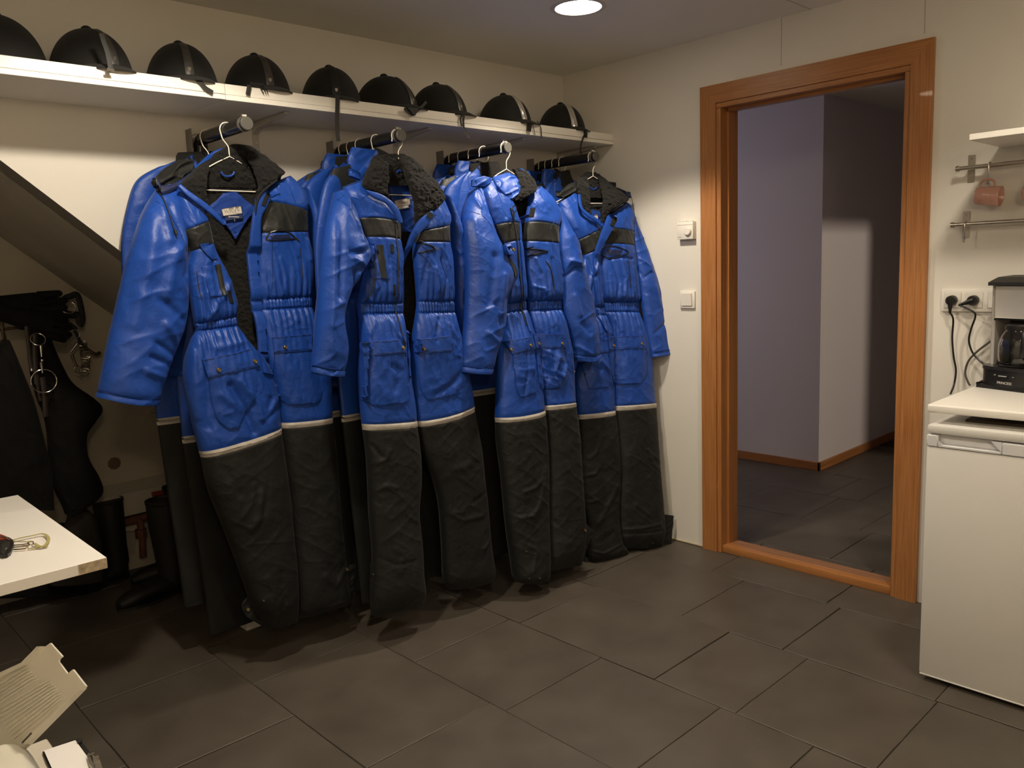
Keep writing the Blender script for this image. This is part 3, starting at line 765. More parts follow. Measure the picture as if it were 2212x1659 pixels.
        F = [np.stack([idx[:-1, :-1], idx[1:, :-1], idx[1:, 1:], idx[:-1, 1:]], -1).reshape(-1, 4)]
        for e in (idx[:, 0], idx[:, -1][::-1], idx[0][::-1], idx[-1]):
            F.append(np.stack([e[:-1], e[:-1] + k * m, e[1:] + k * m, e[1:]], -1))
        o_ = mesh_np(name, np.concatenate([Wt, Wb]), np.concatenate(F), mt, parent or s.root)
        me = o_.data; me.set_sharp_from_angle(angle=math.radians(50))
        if label: o_['label'] = label
        return o_
    def stitch(s, rows, d=.0015):  pass
    def tubepx(s, px, r, name, mt, o=.002, d=None, n=6, parent=None, sub=5):
        pts = []
        P = smoothpath([(u, v, 0) for u, v in px], sub)
        for p in P:
            a, b = s.fr.ab(p.x, p.y, .1 if d is None else d); q = (s.depth(a, b, .1) + o) if d is None else d
            pts.append(s.fr.w(np.array([a]), np.array([b]), np.array([q]))[0])
        return MB().tube(pts, r, n).build(name, mt, parent or s.root)
    def snap(s, u, v, r=.0062, mt=None, name='snap_button', parent=None, ring=False):
        a, b = s.fr.ab(u, v, .1); q = s.depth(a, b, .1) + .0035; c = s.fr.w(np.array([a]), np.array([b]), np.array([q]))[0]
        M = Matrix.Translation(Vector(c)) @ Vector((0, 0, 1)).rotation_difference(Vector(s.fr.n)).to_matrix().to_4x4()
        pr = [(r * .30, .0012), (r * .55, .0028), (r * .9, .0022), (r, 0), (r * .9, -.003)] if ring else [(0, .0032), (r * .5, .0030), (r * .62, .0022), (r * .8, .0030), (r, .0012), (r, -.004)]
        return MB().lathe(pr, 20, M).build(name, mt or BRASS, parent or s.root)
# ------------------------------------------------------------ the four front suits
def front_suit(k, fr, label, sp):
    z0 = float(fr.w(np.array([0.]), np.array([0.]), np.array([0.]))[0][2])
    root = empty('insulated_coverall', (float(fr.P0[0]), float(fr.P0[1]), 0), label, 'coverall', 'blue and black insulated suits on the rods')
    g = Garment(fr, root, seed=k + 1)
    g.addc(sp.get('creases', []))
    for key, pref in (('L', 'left'), ('R', 'right')):
        rows, bt, bb, w0, w1, t0, t1 = sp[key]
        lr = list(rows[-1]); lr[5] *= .45; rows = rows[:-1] + [tuple(lr)]
        e = len(rows) - 1
        g.loft(rows[:w1 + 1 + 0] if False else rows,
               [('torso_panel', BLUE, 0, bt), ('chest_band', BAND, bt, bb), ('torso_panel', BLUE, bb, w0), ('waist_elastic', BLUE, w0, w1, .0015), ('hip_panel', BLUE, w1, t0), ('reflective_tape', TAPE, t0, t1, .0012), ('lower_leg', BLACKF, t1, e)],
               'mix', gather=[(w0, w1, .0115, .0064, .075, .12)])
    for key in ('SL', 'SR'):
        if key in sp:
            rows = sp[key]; n = len(rows) - 1
            g.loft(rows, [('sleeve', BLUE, 0, n - 1), ('cuff', BLUE, n - 1, n, .0035)], 'sleeve', prof=2.2)
    for nm, rows, mt, kind, am in sp.get('pieces', []):
        g.loft(rows, [(nm, mt, 0, len(rows) - 1)], kind, res=.0035 if kind == 'fleece' else .004, amp=am, prof=3 if kind == 'fleece' else (6 if nm == 'collar_shell' else 2.6), tree=kind != 'fleece', creases=False, edge=.003 if kind == 'fleece' else 0)
    for d in sp.get('decals', []):
        g.decal(**d)
    return g, root
_on = Garment.noise
def _noise(s, A, B, kind):
    if kind == 'mix':   # cloth of the trunk turning into the stiffer black legs below
        bt = getattr(s, 'leg_b', .95); w_ = 1 / (1 + np.exp(-(B - bt) / .04))
        return _on(s, A, B, 'torso') * (1 - w_) + _on(s, A, B, 'leg') * w_
    return _on(s, A, B, kind)
Garment.noise = _noise
def D(rows, name, mt, **k): return dict(rows=rows, name=name, mt=mt, **k)

F1 = Frame((-1.954, -.262, 1.775), 0, .015)
F2 = Frame((-1.387, -.440, 1.775), 0, .01)
F3 = Frame((-.824, -.425, 1.775), 8, .085)
F4 = Frame((-.252, -.400, 1.775), 15, .105)

S1 = dict(
 L=([(380,392,396,400,.02,.03),(376,430,425,436,.03,.04),(382,470,440,462,.04,.045),(389,500,447,477,.045,.045),(407,544,458,525),(402,575,470,555),(404,610,493,600),(410,650,510,650),(415,683,511,670),(418,700,511,682,.045,.04),(422,714,512,702,.045,.04),
   (410,735,533,736,.045,.055),(398,770,560,768,.045,.065),(394,810,578,800,.045,.07),(398,850,590,832),(410,900,597,868),(429,974,603,921,.045,.07),(433,987,604,933),
   (445,1050,614,1005,.045,.07),(472,1120,624,1080),(500,1190,632,1160),(525,1260,638,1230),(545,1310,641,1290,.04,.065),(577,1357,643,1341,.04,.06)], 3, 4, 9, 10, 16, 17),
 R=([(585,400,625,380,.01,.03),(562,420,655,410,.02,.035),(553,428,664,437,.03,.04),(550,436,662,460,.03,.045,-5),(549,505,663,502,.03,.045),(549,560,673,550),(551,610,674,600),(557,648,671,641,.03,.04),(559,669,672,662,.03,.04),
   (562,700,682,690,.03,.05),(564,740,700,725,.03,.055),(570,790,712,780,.03,.06),(586,835,713,830),(595,870,713,865),(602,912,713,900,.03,.06),(603,924,714,911),
   (613,1000,723,1000,.03,.06),(623,1075,730,1085),(631,1160,740,1180),(637,1230,747,1250),(640,1300,751,1290),(641,1337,752,1304,.03,.055)], 3, 4, 7, 8, 14, 15),
 SL=[(345,398,385,402,.0,.03),(322,430,390,440,.02,.05),(303,465,396,490,.04,.06),(285,520,402,540,.06,.065),(270,570,405,590,.065,.065),(258,620,406,640,.065,.065),(244,680,400,700),(230,740,380,752),(218,800,358,812),(209,846,343,862,.065,.06,6),(207,857,338,874,.065,.058,6)],
 SR=[(655,405,668,425,-.03,.03),(664,450,692,470,-.03,.04),(668,500,706,530),(672,560,712,590),(680,640,730,640),(690,720,758,720),(700,790,765,790),(705,824,763,822,-.03,.04,2),(705,833,763,831,-.03,.04,2)],
 creases=[([(455,750),(520,735)],.012,.006),([(500,600),(470,640),(440,690)],.010,.008),([(450,560),(455,620),(470,690)],.008,-.007),([(430,600),(440,660),(450,690)],.008,.008),
  ([(480,830),(515,890),(530,930)],.012,-.014),([(500,820),(540,870),(545,900)],.012,.010),([(460,850),(500,880)],.012,.007),([(570,860),(560,900),(590,880)],.012,-.008),([(410,720),(405,800),(415,900)],.014,.010),([(440,720),(432,800),(440,920)],.012,-.009),
  ([(400,565),(385,600),(405,640)],.010,-.012),([(395,520),(360,560),(340,640)],.018,.010),([(320,480),(300,600),(270,700)],.020,.008),([(330,650),(380,690)],.014,-.010),([(340,700),(375,745)],.012,.009),([(310,770),(355,790)],.010,-.009),([(300,800),(345,815)],.010,.008),([(320,740),(365,770)],.010,-.009),([(270,560),(262,640)],.016,-.006),([(360,450),(380,520),(398,560)],.012,-.008),([(340,440),(350,520)],.014,.008),
  ([(555,900),(570,880),(598,850)],.01,.006),([(640,700),(650,720),(655,745)],.008,-.006),([(690,690),(700,720)],.008,.005),([(600,560),(610,600),(608,635)],.008,.006),([(640,560),(650,610),(648,640)],.008,-.006),([(660,520),(666,560)],.008,.006),
  ([(530,1040),(525,1080),(505,1110)],.009,.010),([(545,1060),(540,1110),(525,1135)],.012,.014),([(560,1040),(552,1100)],.010,-.008),([(520,1170),(570,1164),(628,1163)],.004,.004),([(560,1240),(575,1270),(570,1330)],.012,.010),([(590,1230),(600,1290),(590,1340)],.010,-.010),
  ([(690,1240),(715,1260),(735,1230)],.012,.010),([(700,1220),(720,1240),(738,1212)],.012,-.010),([(700,1310),(725,1298),(748,1302)],.007,.010),([(680,1080),(700,1100),(728,1120)],.012,.008),([(640,1212),(690,1206),(742,1212)],.004,.003),([(470,1010),(500,1060)],.014,-.008)],
 pieces=[
  ('fleece_lining', [(440,372,604,372,-.02,.012),(440,410,600,410),(445,480,590,470),(460,560,580,560),(480,640,585,640),(490,700,590,700),(520,760,600,760),(545,800,600,800)], FLEECE, 'fleece', 1.0),
  ('fleece_collar', [(500,312,540,317,-.025,.018),(468,328,572,338,-.02,.022),(452,348,598,360),(444,378,606,390),(442,405,600,410,-.02,.015)], FLEECE, 'fleece', 1.3),
  ('collar_flap', [(428,358,452,343,.035,.012),(402,384,450,372,.05,.02),(385,401,444,400,.055,.022),(404,419,444,420,.055,.02),(430,436,449,440,.05,.015),(447,446,453,448,.045,.01)], FLEECE, 'fleece', 1.3),
  ('collar_flap', [(541,326,560,328,.0,.01),(534,342,590,352,.02,.018),(544,362,613,371,.035,.022),(552,385,603,384,.045,.022),(556,405,580,403,.05,.018),(552,430,561,429,.05,.01)], FLEECE, 'fleece', 1.3),
  ('collar_shell', [(496,316,506,324,-.04,.008),(472,322,482,334),(452,332,462,346),(432,350,442,360,-.02,.01),(418,362,426,370,-.01,.01)], BLUE, 'fold', .5),
  ('hood_fold', [(384,346,424,349,-.035,.02),(352,366,418,364,-.02,.025),(336,382,398,386,-.005,.026),(326,392,372,404,.01,.02),(330,402,346,412,.01,.01)], BLACKF, 'fold', 3.5),
  ('hood_edge', [(420,362,432,368,-.01,.008),(395,385,402,392,.02,.012),(362,400,372,415,.04,.014),(338,398,350,428,.045,.014)], NAVY, 'fold', .6),
  ('lapel', [(383,402,390,397,.075,.004),(404,424,411,414,.085,.005),(438,450,446,439,.092,.006),(464,472,470,462,.092,.006),(480,486,489,486,.09,.003)], BLUE, 'plain', 1),
 ])
S2 = dict(
 L=([(740,405,790,385,.01,.03),(748,425,800,415,.03,.035),(762,450,850,450,.035,.04),(769,472,860,482,.035,.045,-4),(784,513,861,519,.035,.045,-2),(792,545,866,550),(786,585,867,590),(778,625,867,625),(773,656,868,655,.03,.04),(774,677,868,676,.03,.04),
   (775,705,870,705,.035,.05),(777,740,872,738,.04,.055),(776,775,876,770,.04,.06),(774,810,880,805),(775,850,886,845),(778,890,892,880),(781,915,894,907,.04,.06),(783,928,896,920),
   (790,985,904,985,.04,.06),(794,1050,904,1045),(797,1110,900,1106),(803,1180,906,1175),(804,1240,909,1235),(800,1290,913,1275),(804,1331,916,1298,.04,.055)], 3, 4, 8, 9, 16, 17),
 R=([(925,450,955,430,.03,.03),(906,478,968,462,.035,.035),(898,494,970,476,.035,.04),(896,500,968,487),(893,523,968,524,.035,.045),(893,560,975,560),(897,600,976,605),(900,652,977,651,.03,.04),(898,675,979,674,.03,.04),
   (893,710,987,708,.035,.05),(888,750,996,745,.035,.055),(888,790,1003,785),(889,830,1012,825),(893,870,1017,853),(896,909,1019,875,.035,.06,3),(898,921,1020,886,.035,.06,3),
   (912,975,1035,965,.035,.06),(932,1030,1041,1030),(947,1085,1047,1085),(953,1145,1052,1145),(956,1200,1058,1195),(958,1250,1064,1235),(966,1274,1062,1256,.035,.055)], 3, 4, 7, 8, 14, 15),
 SL=[(722,415,745,408,.0,.03),(714,450,762,450,.03,.05),(704,490,778,500,.055,.055),(697,530,795,545,.065,.06),(692,580,778,588,.065,.055),(687,635,748,640),(682,690,737,690),(677,745,747,748),(672,792,740,800,.065,.05,3),(672,804,738,811,.065,.048,4)],
 SR=[(958,420,976,442,-.01,.03),(966,465,988,488,-.01,.04),(971,520,1001,540),(976,570,1006,590),(978,640,1004,645),(986,700,1004,700),(993,745,1006,745),(998,790,1020,790),(1000,800,1022,800)],
 creases=[([(740,560),(770,575),(793,548)],.010,.012),([(735,545),(760,548),(780,535)],.010,-.010),([(757,595),(762,625),(770,650)],.008,.009),([(745,590),(748,640)],.010,-.010),([(722,450),(715,560),(712,640)],.014,-.010),([(705,520),(700,620),(694,700)],.014,.008),([(757,480),(765,500),(762,520)],.008,.006),
  ([(752,430),(745,450)],.008,.006),([(800,580),(812,620),(806,650)],.008,-.008),([(830,580),(835,630)],.008,.006),([(780,600),(790,640),(800,655)],.008,.008),([(830,690),(845,720),(862,738)],.008,.007),([(800,690),(790,720)],.008,.006),([(915,560),(910,610),(905,640)],.008,-.006),([(945,560),(955,600),(950,645)],.008,-.008),([(930,580),(935,630)],.008,.007),
  ([(940,690),(932,720),(930,735)],.008,-.007),([(960,700),(975,730)],.008,.006),([(830,790),(845,800),(835,840)],.012,-.008),([(930,850),(960,830),(1000,790)],.014,-.008),
  ([(795,960),(805,975),(812,985)],.007,-.016),([(800,1000),(820,985),(825,970)],.009,.012),([(805,1055),(825,1045),(840,1050)],.01,.010),([(795,1070),(810,1085)],.008,-.008),([(840,1180),(855,1190),(850,1230)],.012,.008),([(810,1200),(840,1215),(880,1205)],.008,-.007),([(950,1100),(985,1120),(1030,1110)],.010,.010),([(1010,1080),(1040,1060)],.010,-.008),([(1030,1180),(1050,1160),(1052,1150)],.008,.01),([(970,1010),(1000,1000)],.016,.010),
  ([(990,480),(985,520),(1000,545)],.008,.008)],
 pieces=[
  ('fleece_lining', [(812,385,940,385,-.03,.012),(825,430,925,430),(845,480,915,480),(850,560,912,560),(855,640,912,640),(860,720,905,720),(866,780,900,780),(872,830,900,830)], FLEECE, 'fleece', 1.0),
  ('fleece_collar', [(812,335,870,333,-.02,.02),(806,350,900,350,-.015,.022),(808,375,922,378),(820,402,940,402,-.01,.015)], FLEECE, 'fleece', 1.3),
  ('collar_flap', [(806,338,834,344,.02,.014),(794,362,838,364,.04,.022),(783,388,837,390,.05,.024),(781,402,836,410,.055,.02),(797,413,838,422,.055,.015),(828,424,840,430,.05,.01)], FLEECE, 'fleece', 1.3),
  ('collar_flap', [(862,334,890,343,.0,.014),(868,358,917,366,.03,.022),(874,382,938,390,.045,.024),(882,405,958,424,.055,.026),(890,428,949,443,.06,.022),(895,452,925,462,.06,.018),(896,475,910,479,.055,.014),(897,495,901,496,.05,.01)], FLEECE, 'fleece', 1.3),
  ('collar_shell', [(802,338,808,344,-.03,.008),(786,356,794,364,-.02,.01),(772,372,784,380,-.01,.012),(752,380,778,390,.0,.012)], BLUE, 'fold', .8),
  ('lapel', [(785,409,796,412,.078,.005),(806,427,820,418,.083,.006),(834,441,843,432,.085,.006),(851,464,862,454,.082,.006),(861,482,870,482,.08,.003)], BLUE, 'plain', 1),
  ('neck_patch', [(838,398,880,396,-.018,.006),(848,440,897,440,-.018,.006),(860,470,896,476),(868,500,890,502)], BLUED, 'fold', .6),
 ])
S3 = dict(
 L=([(1035,398,1070,388,.0,.03),(1042,430,1095,420,.03,.035),(1052,465,1110,448,.035,.04),(1060,488,1119,484,.035,.04,-3),(1078,529,1123,521,.035,.04,-2),(1088,560,1126,555),(1090,600,1130,605),(1087,640,1133,640),(1085,657,1134,651,.03,.035),(1086,676,1136,668,.03,.035),
   (1086,705,1146,700,.03,.045),(1080,735,1153,730,.035,.055),(1074,775,1158,768),(1071,815,1163,810),(1070,860,1168,850),(1069,902,1171,884,.035,.06,4),(1070,912,1173,895,.035,.06,4),
   (1072,960,1179,955,.035,.06),(1081,1025,1182,1020),(1088,1095,1181,1090),(1095,1155,1182,1150),(1103,1205,1182,1205),(1109,1245,1180,1243),(1112,1256,1178,1253,.035,.055,5)], 3, 4, 8, 9, 15, 16),
 R=([(1140,420,1165,402,.0,.03),(1140,440,1195,432,.02,.035),(1137,460,1210,468,.025,.04),(1133,481,1205,491,.03,.045,-3),(1130,522,1204,527,.03,.045),(1132,560,1206,560),(1135,600,1211,600),(1138,635,1213,635),(1140,652,1211,650,.025,.04),(1142,672,1211,669,.025,.04),
   (1145,700,1218,695,.03,.05),(1150,735,1225,730),(1156,770,1232,765),(1161,810,1236,805),(1167,850,1238,845),(1171,876,1239,869,.03,.055),(1172,886,1240,878),
   (1179,955,1248,950,.03,.055),(1182,1025,1252,1020),(1181,1095,1256,1090),(1182,1150,1259,1140),(1182,1195,1256,1185),(1182,1233,1255,1219,.03,.05)], 3, 4, 8, 9, 15, 16),
 SL=[(1012,418,1038,397,.0,.03),(1000,452,1052,455,.03,.05),(997,480,1063,492,.055,.055),(1000,520,1079,530,.065,.06),(1003,560,1096,568,.07,.06),(1005,595,1109,602),(1004,645,1093,648),(1001,700,1089,695),(996,745,1074,750),(992,792,1061,797,.07,.055,3),(992,803,1058,807,.07,.053,4)],
 SR=[(1193,442,1217,468,.0,.03),(1203,485,1227,490,.01,.04),(1203,525,1246,530,.02,.05),(1209,570,1257,575,.025,.055),(1212,620,1269,617),(1214,665,1280,660),(1221,705,1286,705),(1232,745,1290,742),(1236,767,1292,763,.025,.05,6),(1240,778,1291,772,.025,.048,7)],
 creases=[([(1030,410),(1025,430),(1030,450)],.006,.006),([(1040,410),(1045,440)],.006,-.006),([(1052,415),(1060,470)],.007,.005),([(1075,410),(1085,470)],.007,-.006),([(1045,560),(1040,620),(1035,660)],.018,-.012),([(1065,600),(1060,680)],.014,.010),([(1050,660),(1060,700)],.015,-.010),([(1030,720),(1055,740),(1068,735)],.010,.008),([(1095,600),(1088,650),(1092,690)],.008,-.010),([(1010,480),(1012,560),(1014,640)],.016,.006),([(1052,470),(1068,510),(1090,560)],.009,.008),
  ([(1152,560),(1165,590),(1170,630)],.008,.010),([(1150,620),(1165,625),(1170,635)],.006,.008),([(1140,560),(1150,610)],.008,-.006),([(1185,560),(1190,620)],.008,-.006),([(1175,570),(1180,610),(1178,640)],.008,.008),
  ([(1175,760),(1182,800),(1195,830)],.007,.014),([(1195,770),(1188,800),(1205,815),(1212,790)],.007,.014),([(1172,775),(1178,815)],.007,-.012),([(1122,760),(1125,800),(1120,850)],.008,-.008),([(1140,770),(1138,800)],.008,.008),
  ([(1215,590),(1225,565),(1245,570)],.009,.012),([(1220,600),(1235,580),(1247,582)],.007,-.010),([(1235,640),(1245,680)],.012,.008),([(1250,700),(1265,720)],.012,-.008),([(1245,750),(1270,765)],.008,.008),
  ([(1120,1060),(1145,1050),(1158,1035)],.008,.014),([(1135,1110),(1150,1095),(1160,1060),(1168,1010)],.010,.016),([(1112,1115),(1140,1112)],.008,.012),([(1130,980),(1140,1000)],.012,.008),([(1215,1000),(1240,1090)],.012,.009),([(1190,1120),(1220,1160)],.010,-.006),([(1185,1118),(1225,1122),(1255,1116)],.004,.003),([(1130,1175),(1145,1183),(1138,1230)],.008,.008)],
 pieces=[
  ('fleece_lining', [(1100,400,1152,400,-.025,.012),(1100,450,1150,450),(1108,500,1146,500),(1115,560,1146,560),(1120,640,1148,640),(1132,700,1152,700)], FLEECE, 'fleece', 1.0),
  ('fleece_collar', [(1105,366,1128,365,.02,.012),(1112,378,1144,380,.03,.02),(1118,400,1157,400,.04,.022),(1116,420,1153,417,.05,.02),(1108,434,1131,430,.05,.012)], FLEECE, 'fleece', 1.3),
  ('collar_shell', [(1062,383,1096,373,.01,.010),(1063,392,1112,382,.025,.014),(1070,404,1121,397,.04,.014),(1082,417,1121,412,.05,.013),(1098,430,1111,430,.055,.008)], BLUE, 'fold', 1.6),
  ('collar_shell', [(1118,365,1126,364,.035,.006),(1128,368,1138,376),(1138,378,1146,388)], BLUE, 'fold', .4),
  ('hood_fold', [(1040,381,1060,386,.03,.012),(1020,388,1058,400,.03,.016),(1017,403,1048,404,.03,.01)], BLUE, 'fold', 1.3),
 ])
S4 = dict(
 L=([(1203,440,1240,415,-.02,.03),(1212,465,1272,462,.0,.035),(1225,490,1292,480,.01,.04),(1240,522,1297,493,.01,.04),(1258,552,1296,535,.01,.04),(1247,590,1298,580),(1250,625,1300,620),(1264,667,1303,663,.01,.035),(1265,684,1307,680,.01,.035),
   (1262,715,1319,712,.02,.045),(1255,745,1321,745),(1248,780,1322,778,.02,.05),(1240,815,1323,815),(1240,855,1325,850),(1246,896,1326,886,.02,.05),(1248,906,1327,896),
   (1249,960,1334,955,.02,.05),(1252,1030,1337,1025),(1258,1090,1335,1085),(1268,1140,1336,1135),(1270,1180,1342,1170),(1272,1205,1352,1185),(1284,1219,1358,1198,.02,.05)], 3, 4, 7, 8, 14, 15),
 R=([(1312,468,1350,440,.01,.03),(1309,480,1365,462,.02,.035),(1305,492,1368,502,.02,.04),(1298,527,1368,532,.02,.045),(1294,570,1373,567),(1297,610,1379,612),(1301,640,1382,642),(1304,654,1380,654,.015,.035),(1307,674,1380,674,.015,.035),
   (1317,705,1390,705,.02,.045),(1320,740,1400,740,.02,.05),(1321,780,1406,780),(1322,815,1408,815),(1324,850,1411,850),(1326,877,1414,870,.02,.05),(1327,887,1415,880),
   (1333,955,1418,945,.02,.05),(1336,1025,1423,1020),(1334,1085,1429,1080),(1336,1130,1433,1125),(1339,1160,1433,1155),(1345,1183,1427,1185,.02,.05)], 2, 3, 7, 8, 14, 15),
 SR=[(1348,437,1364,450,-.01,.02),(1354,475,1378,490,.0,.03),(1362,515,1393,530,.01,.035),(1371,560,1406,570,.02,.038),(1379,610,1418,605,.03,.038),(1384,650,1431,653,.035,.038),(1392,700,1443,700,.04,.038),(1401,745,1453,742,.045,.036),(1406,766,1455,755,.05,.034),(1407,772,1457,763,.05,.034)],
 creases=[([(1385,560),(1400,575),(1404,585)],.007,.010),([(1380,580),(1390,600),(1402,590)],.007,-.008),([(1370,480),(1375,520)],.008,-.006),([(1395,640),(1400,680)],.010,.007),([(1410,620),(1420,660)],.01,.006),([(1410,720),(1430,700)],.008,-.006),
  ([(1340,560),(1350,600),(1345,640)],.008,.008),([(1320,560),(1335,610),(1330,645)],.008,-.007),([(1365,580),(1368,630)],.007,.007),([(1315,560),(1340,556),(1362,560)],.006,-.008),([(1290,570),(1278,600),(1270,640)],.008,.010),([(1272,560),(1282,600)],.008,-.008),
  ([(1290,780),(1310,800),(1318,830)],.010,.010),([(1260,790),(1290,800)],.010,-.007),([(1330,690),(1340,715)],.007,.006),([(1370,690),(1378,715)],.007,-.006),([(1260,700),(1270,730)],.008,.007),
  ([(1270,990),(1285,975),(1290,950)],.009,.012),([(1258,1030),(1280,1022),(1288,1010)],.008,.012),([(1290,1130),(1310,1090),(1330,1050)],.012,.012),([(1270,1085),(1285,1080)],.008,.010),([(1300,1170),(1320,1150)],.012,-.010),([(1395,970),(1405,1000),(1415,1010)],.008,.012),([(1370,1090),(1395,1110)],.01,.009),([(1345,1145),(1380,1140),(1425,1130)],.006,.012),([(1345,1155),(1390,1150),(1430,1145)],.006,-.008),([(1275,1190),(1300,1195),(1345,1172)],.006,.010)],
 pieces=[
  ('fleece_lining', [(1258,390,1330,395,-.04,.012),(1262,430,1330,430),(1268,470,1320,470),(1275,520,1318,520),(1280,580,1315,580),(1285,640,1316,640)], FLEECE, 'fleece', 1.0),
  ('fleece_collar', [(1262,373,1288,374,-.03,.016),(1250,383,1303,387,-.025,.02),(1250,402,1324,406,-.02,.02),(1256,428,1332,430,-.02,.015)], FLEECE, 'fleece', 1.3),
  ('collar_flap', [(1251,383,1266,384,.0,.014),(1246,402,1270,402,.02,.02),(1249,425,1272,425,.03,.02),(1254,447,1274,446,.035,.016),(1267,463,1276,463,.035,.01)], FLEECE, 'fleece', 1.3),
  ('collar_flap', [(1288,376,1298,382,-.01,.014),(1294,393,1324,404,.01,.02),(1298,412,1351,424,.03,.024),(1302,430,1354,436,.045,.022),(1301,446,1330,449,.05,.018),(1300,462,1312,463,.045,.014),(1299,478,1303,480,.04,.01)], FLEECE, 'fleece', 1.3),
  ('hood_fold', [(1245,392,1250,400,-.02,.01),(1228,398,1250,412,-.01,.02),(1212,412,1246,420,-.005,.02),(1200,424,1225,430,-.01,.012)], BLACKF, 'fold', 1.4),
  ('hood_fold', [(1330,405,1340,412,.0,.01),(1345,414,1358,420,.0,.014),(1352,425,1362,428,.0,.01)], NAVY, 'fold', 1.0),
  ('lapel', [(1248,420,1254,419,.055,.004),(1252,448,1258,447,.06,.005),(1267,467,1273,461,.065,.005),(1284,478,1290,472,.065,.005),(1299,491,1303,489,.06,.003)], BLUE, 'plain', 1),
 ])
for sp_, fr_ in ((S1, F1), (S2, F2), (S3, F3), (S4, F4)): sp_['fr'] = fr_
specs = [(S1, F1, 'open blue and black coverall in front on the leftmost rod, its white neck label showing'),
         (S2, F2, 'open coverall in front on the second rod, small white label in dark neck'),
         (S3, F3, 'coverall in front on the third rod, standing blue collar and zip nearly closed'),
         (S4, F4, 'coverall in front on the rightmost rod, legs touching the floor by the wall')]
GS = []
for k, (sp_, fr_, lab) in enumerate(specs):
    g, root = front_suit(k, fr_, lab, sp_); GS.append((g, root))

def seam(g, px, o=.0012, parent=None):
    return g.tubepx(px, .0007, 'seam_line', NAVY, o=o, n=5, parent=parent, sub=3)
def stitched(g, flap, seed, snaps, bag, pleat=None, foldb=.006):
    g.decal(bag, 'pocket_bag', BLUE, o=.001, th=.006, fold=foldb, seed=seed)
    if pleat: g.decal(pleat, 'pocket_pleat', BLUE, o=.0075, th=.002)
    f = g.decal(flap, 'pocket_flap', BLUE, o=.009, th=.003, fold=.0015, seed=seed + 2)
    for (ra, rb, e) in ((flap[0], flap[0], 1.5), (flap[-1], flap[-1], -3)):
        seam(g, [(ra[0] + 1.5, ra[1] + e), ((ra[0] * 2 + ra[2]) / 3, (ra[1] * 2 + ra[3]) / 3 + e), ((ra[0] + ra[2] * 2) / 3, (ra[1] + ra[3] * 2) / 3 + e), (ra[2] - 1.5, ra[3] + e)], .0134, f)
    for (u, v) in snaps:
        a, b = g.fr.ab(u, v, .1); q = g.depth(a, b, .1) + .0145; c = g.fr.w(np.array([a]), np.array([b]), np.array([q]))[0]
        M = Matrix.Translation(Vector(c)) @ Vector((0, 0, 1)).rotation_difference(Vector(g.fr.n)).to_matrix().to_4x4(); r = .0068
        MB().lathe([(0, .0032), (r * .5, .0030), (r * .62, .0022), (r * .8, .0030), (r, .0012), (r, -.004)], 20, M).build('snap_button', BRASS, f)
    return f
g, r1 = GS[0]
stitched(g, [(435,777,546,752),(440,795,553,770),(448,815,557,789)], 1, [(466,798),(545,780)], [(449,808,551,786),(453,850,550,830),(462,890,542,868),(472,912,520,905),(488,925,512,922)], None, .012)
stitched(g, [(594,729,677,721),(596,746,677,739),(598,762,677,757)], 2, [(618,750)], [(600,757,684,752),(603,800,690,795),(607,848,697,840),(612,862,697,860),(628,875,690,870)], [(650,762,671,760),(653,820,674,815),(655,872,676,868)])
g.decal([(572,411,589,421),(556,438,577,448),(550,468,567,474),(547,530,571,530),(549,580,577,580),(552,630,587,630),(561,690,592,690),(565,730,596,730),(566,804,600,811)], 'placket', BLUE, o=.006, th=.004, res=.005, dmin=[.088,.088,.084,.07,0,0,0,0,0])
g.decal([(575,417,583,420),(565,443,573,446)], 'velcro', VELC, o=.011, th=.002, res=.003, dmin=[.088,.088])
g.decal([(492,628,503,628),(495,640,506,640),(498,654,510,654)], 'velcro', VELC, o=.001, th=.002, res=.003)
g.decal([(484,416,508,414),(468,432,528,430),(453,450,550,452),(480,480,534,475),(500,505,516,503),(506,516,509,516)], 'neck_patch', BLUED, o=.0, th=.003, d0=.0, res=.004) if False else None
def flatpiece(g, rows, name, mt, d, th=.002, parent=None, label=None, kind='plain', amp=.5):
    o = g.loft([(*r, d, th) for r in rows], [(name, mt, 0, len(rows) - 1)], kind, amp=amp, tree=False, creases=False, res=.004, prof=8, parent=parent)[0]
    if label: o['label'] = label
    return o
pt = flatpiece(g, [(482,417,509,414),(468,432,528,430),(453,450,551,452),(482,480,534,475),(500,505,516,503),(506,516,509,516)], 'neck_patch', BLUED, .004, .006, kind='fold', amp=.5)
LBL = mat('woven_label', (.55, .50, .44), .7, bump=.6, bscale=700); LBN = mat('navy_label', (.02, .03, .09), .7)
lb = flatpiece(g, [(478,452,521,445),(482,467,524,461)], 'neck_label', LBL, .0185, .0015, label='white woven brand label')
flatpiece(g, [(482.5,468,524,462),(484.5,478,526,472)], 'size_label', LBN, .018, .0015)
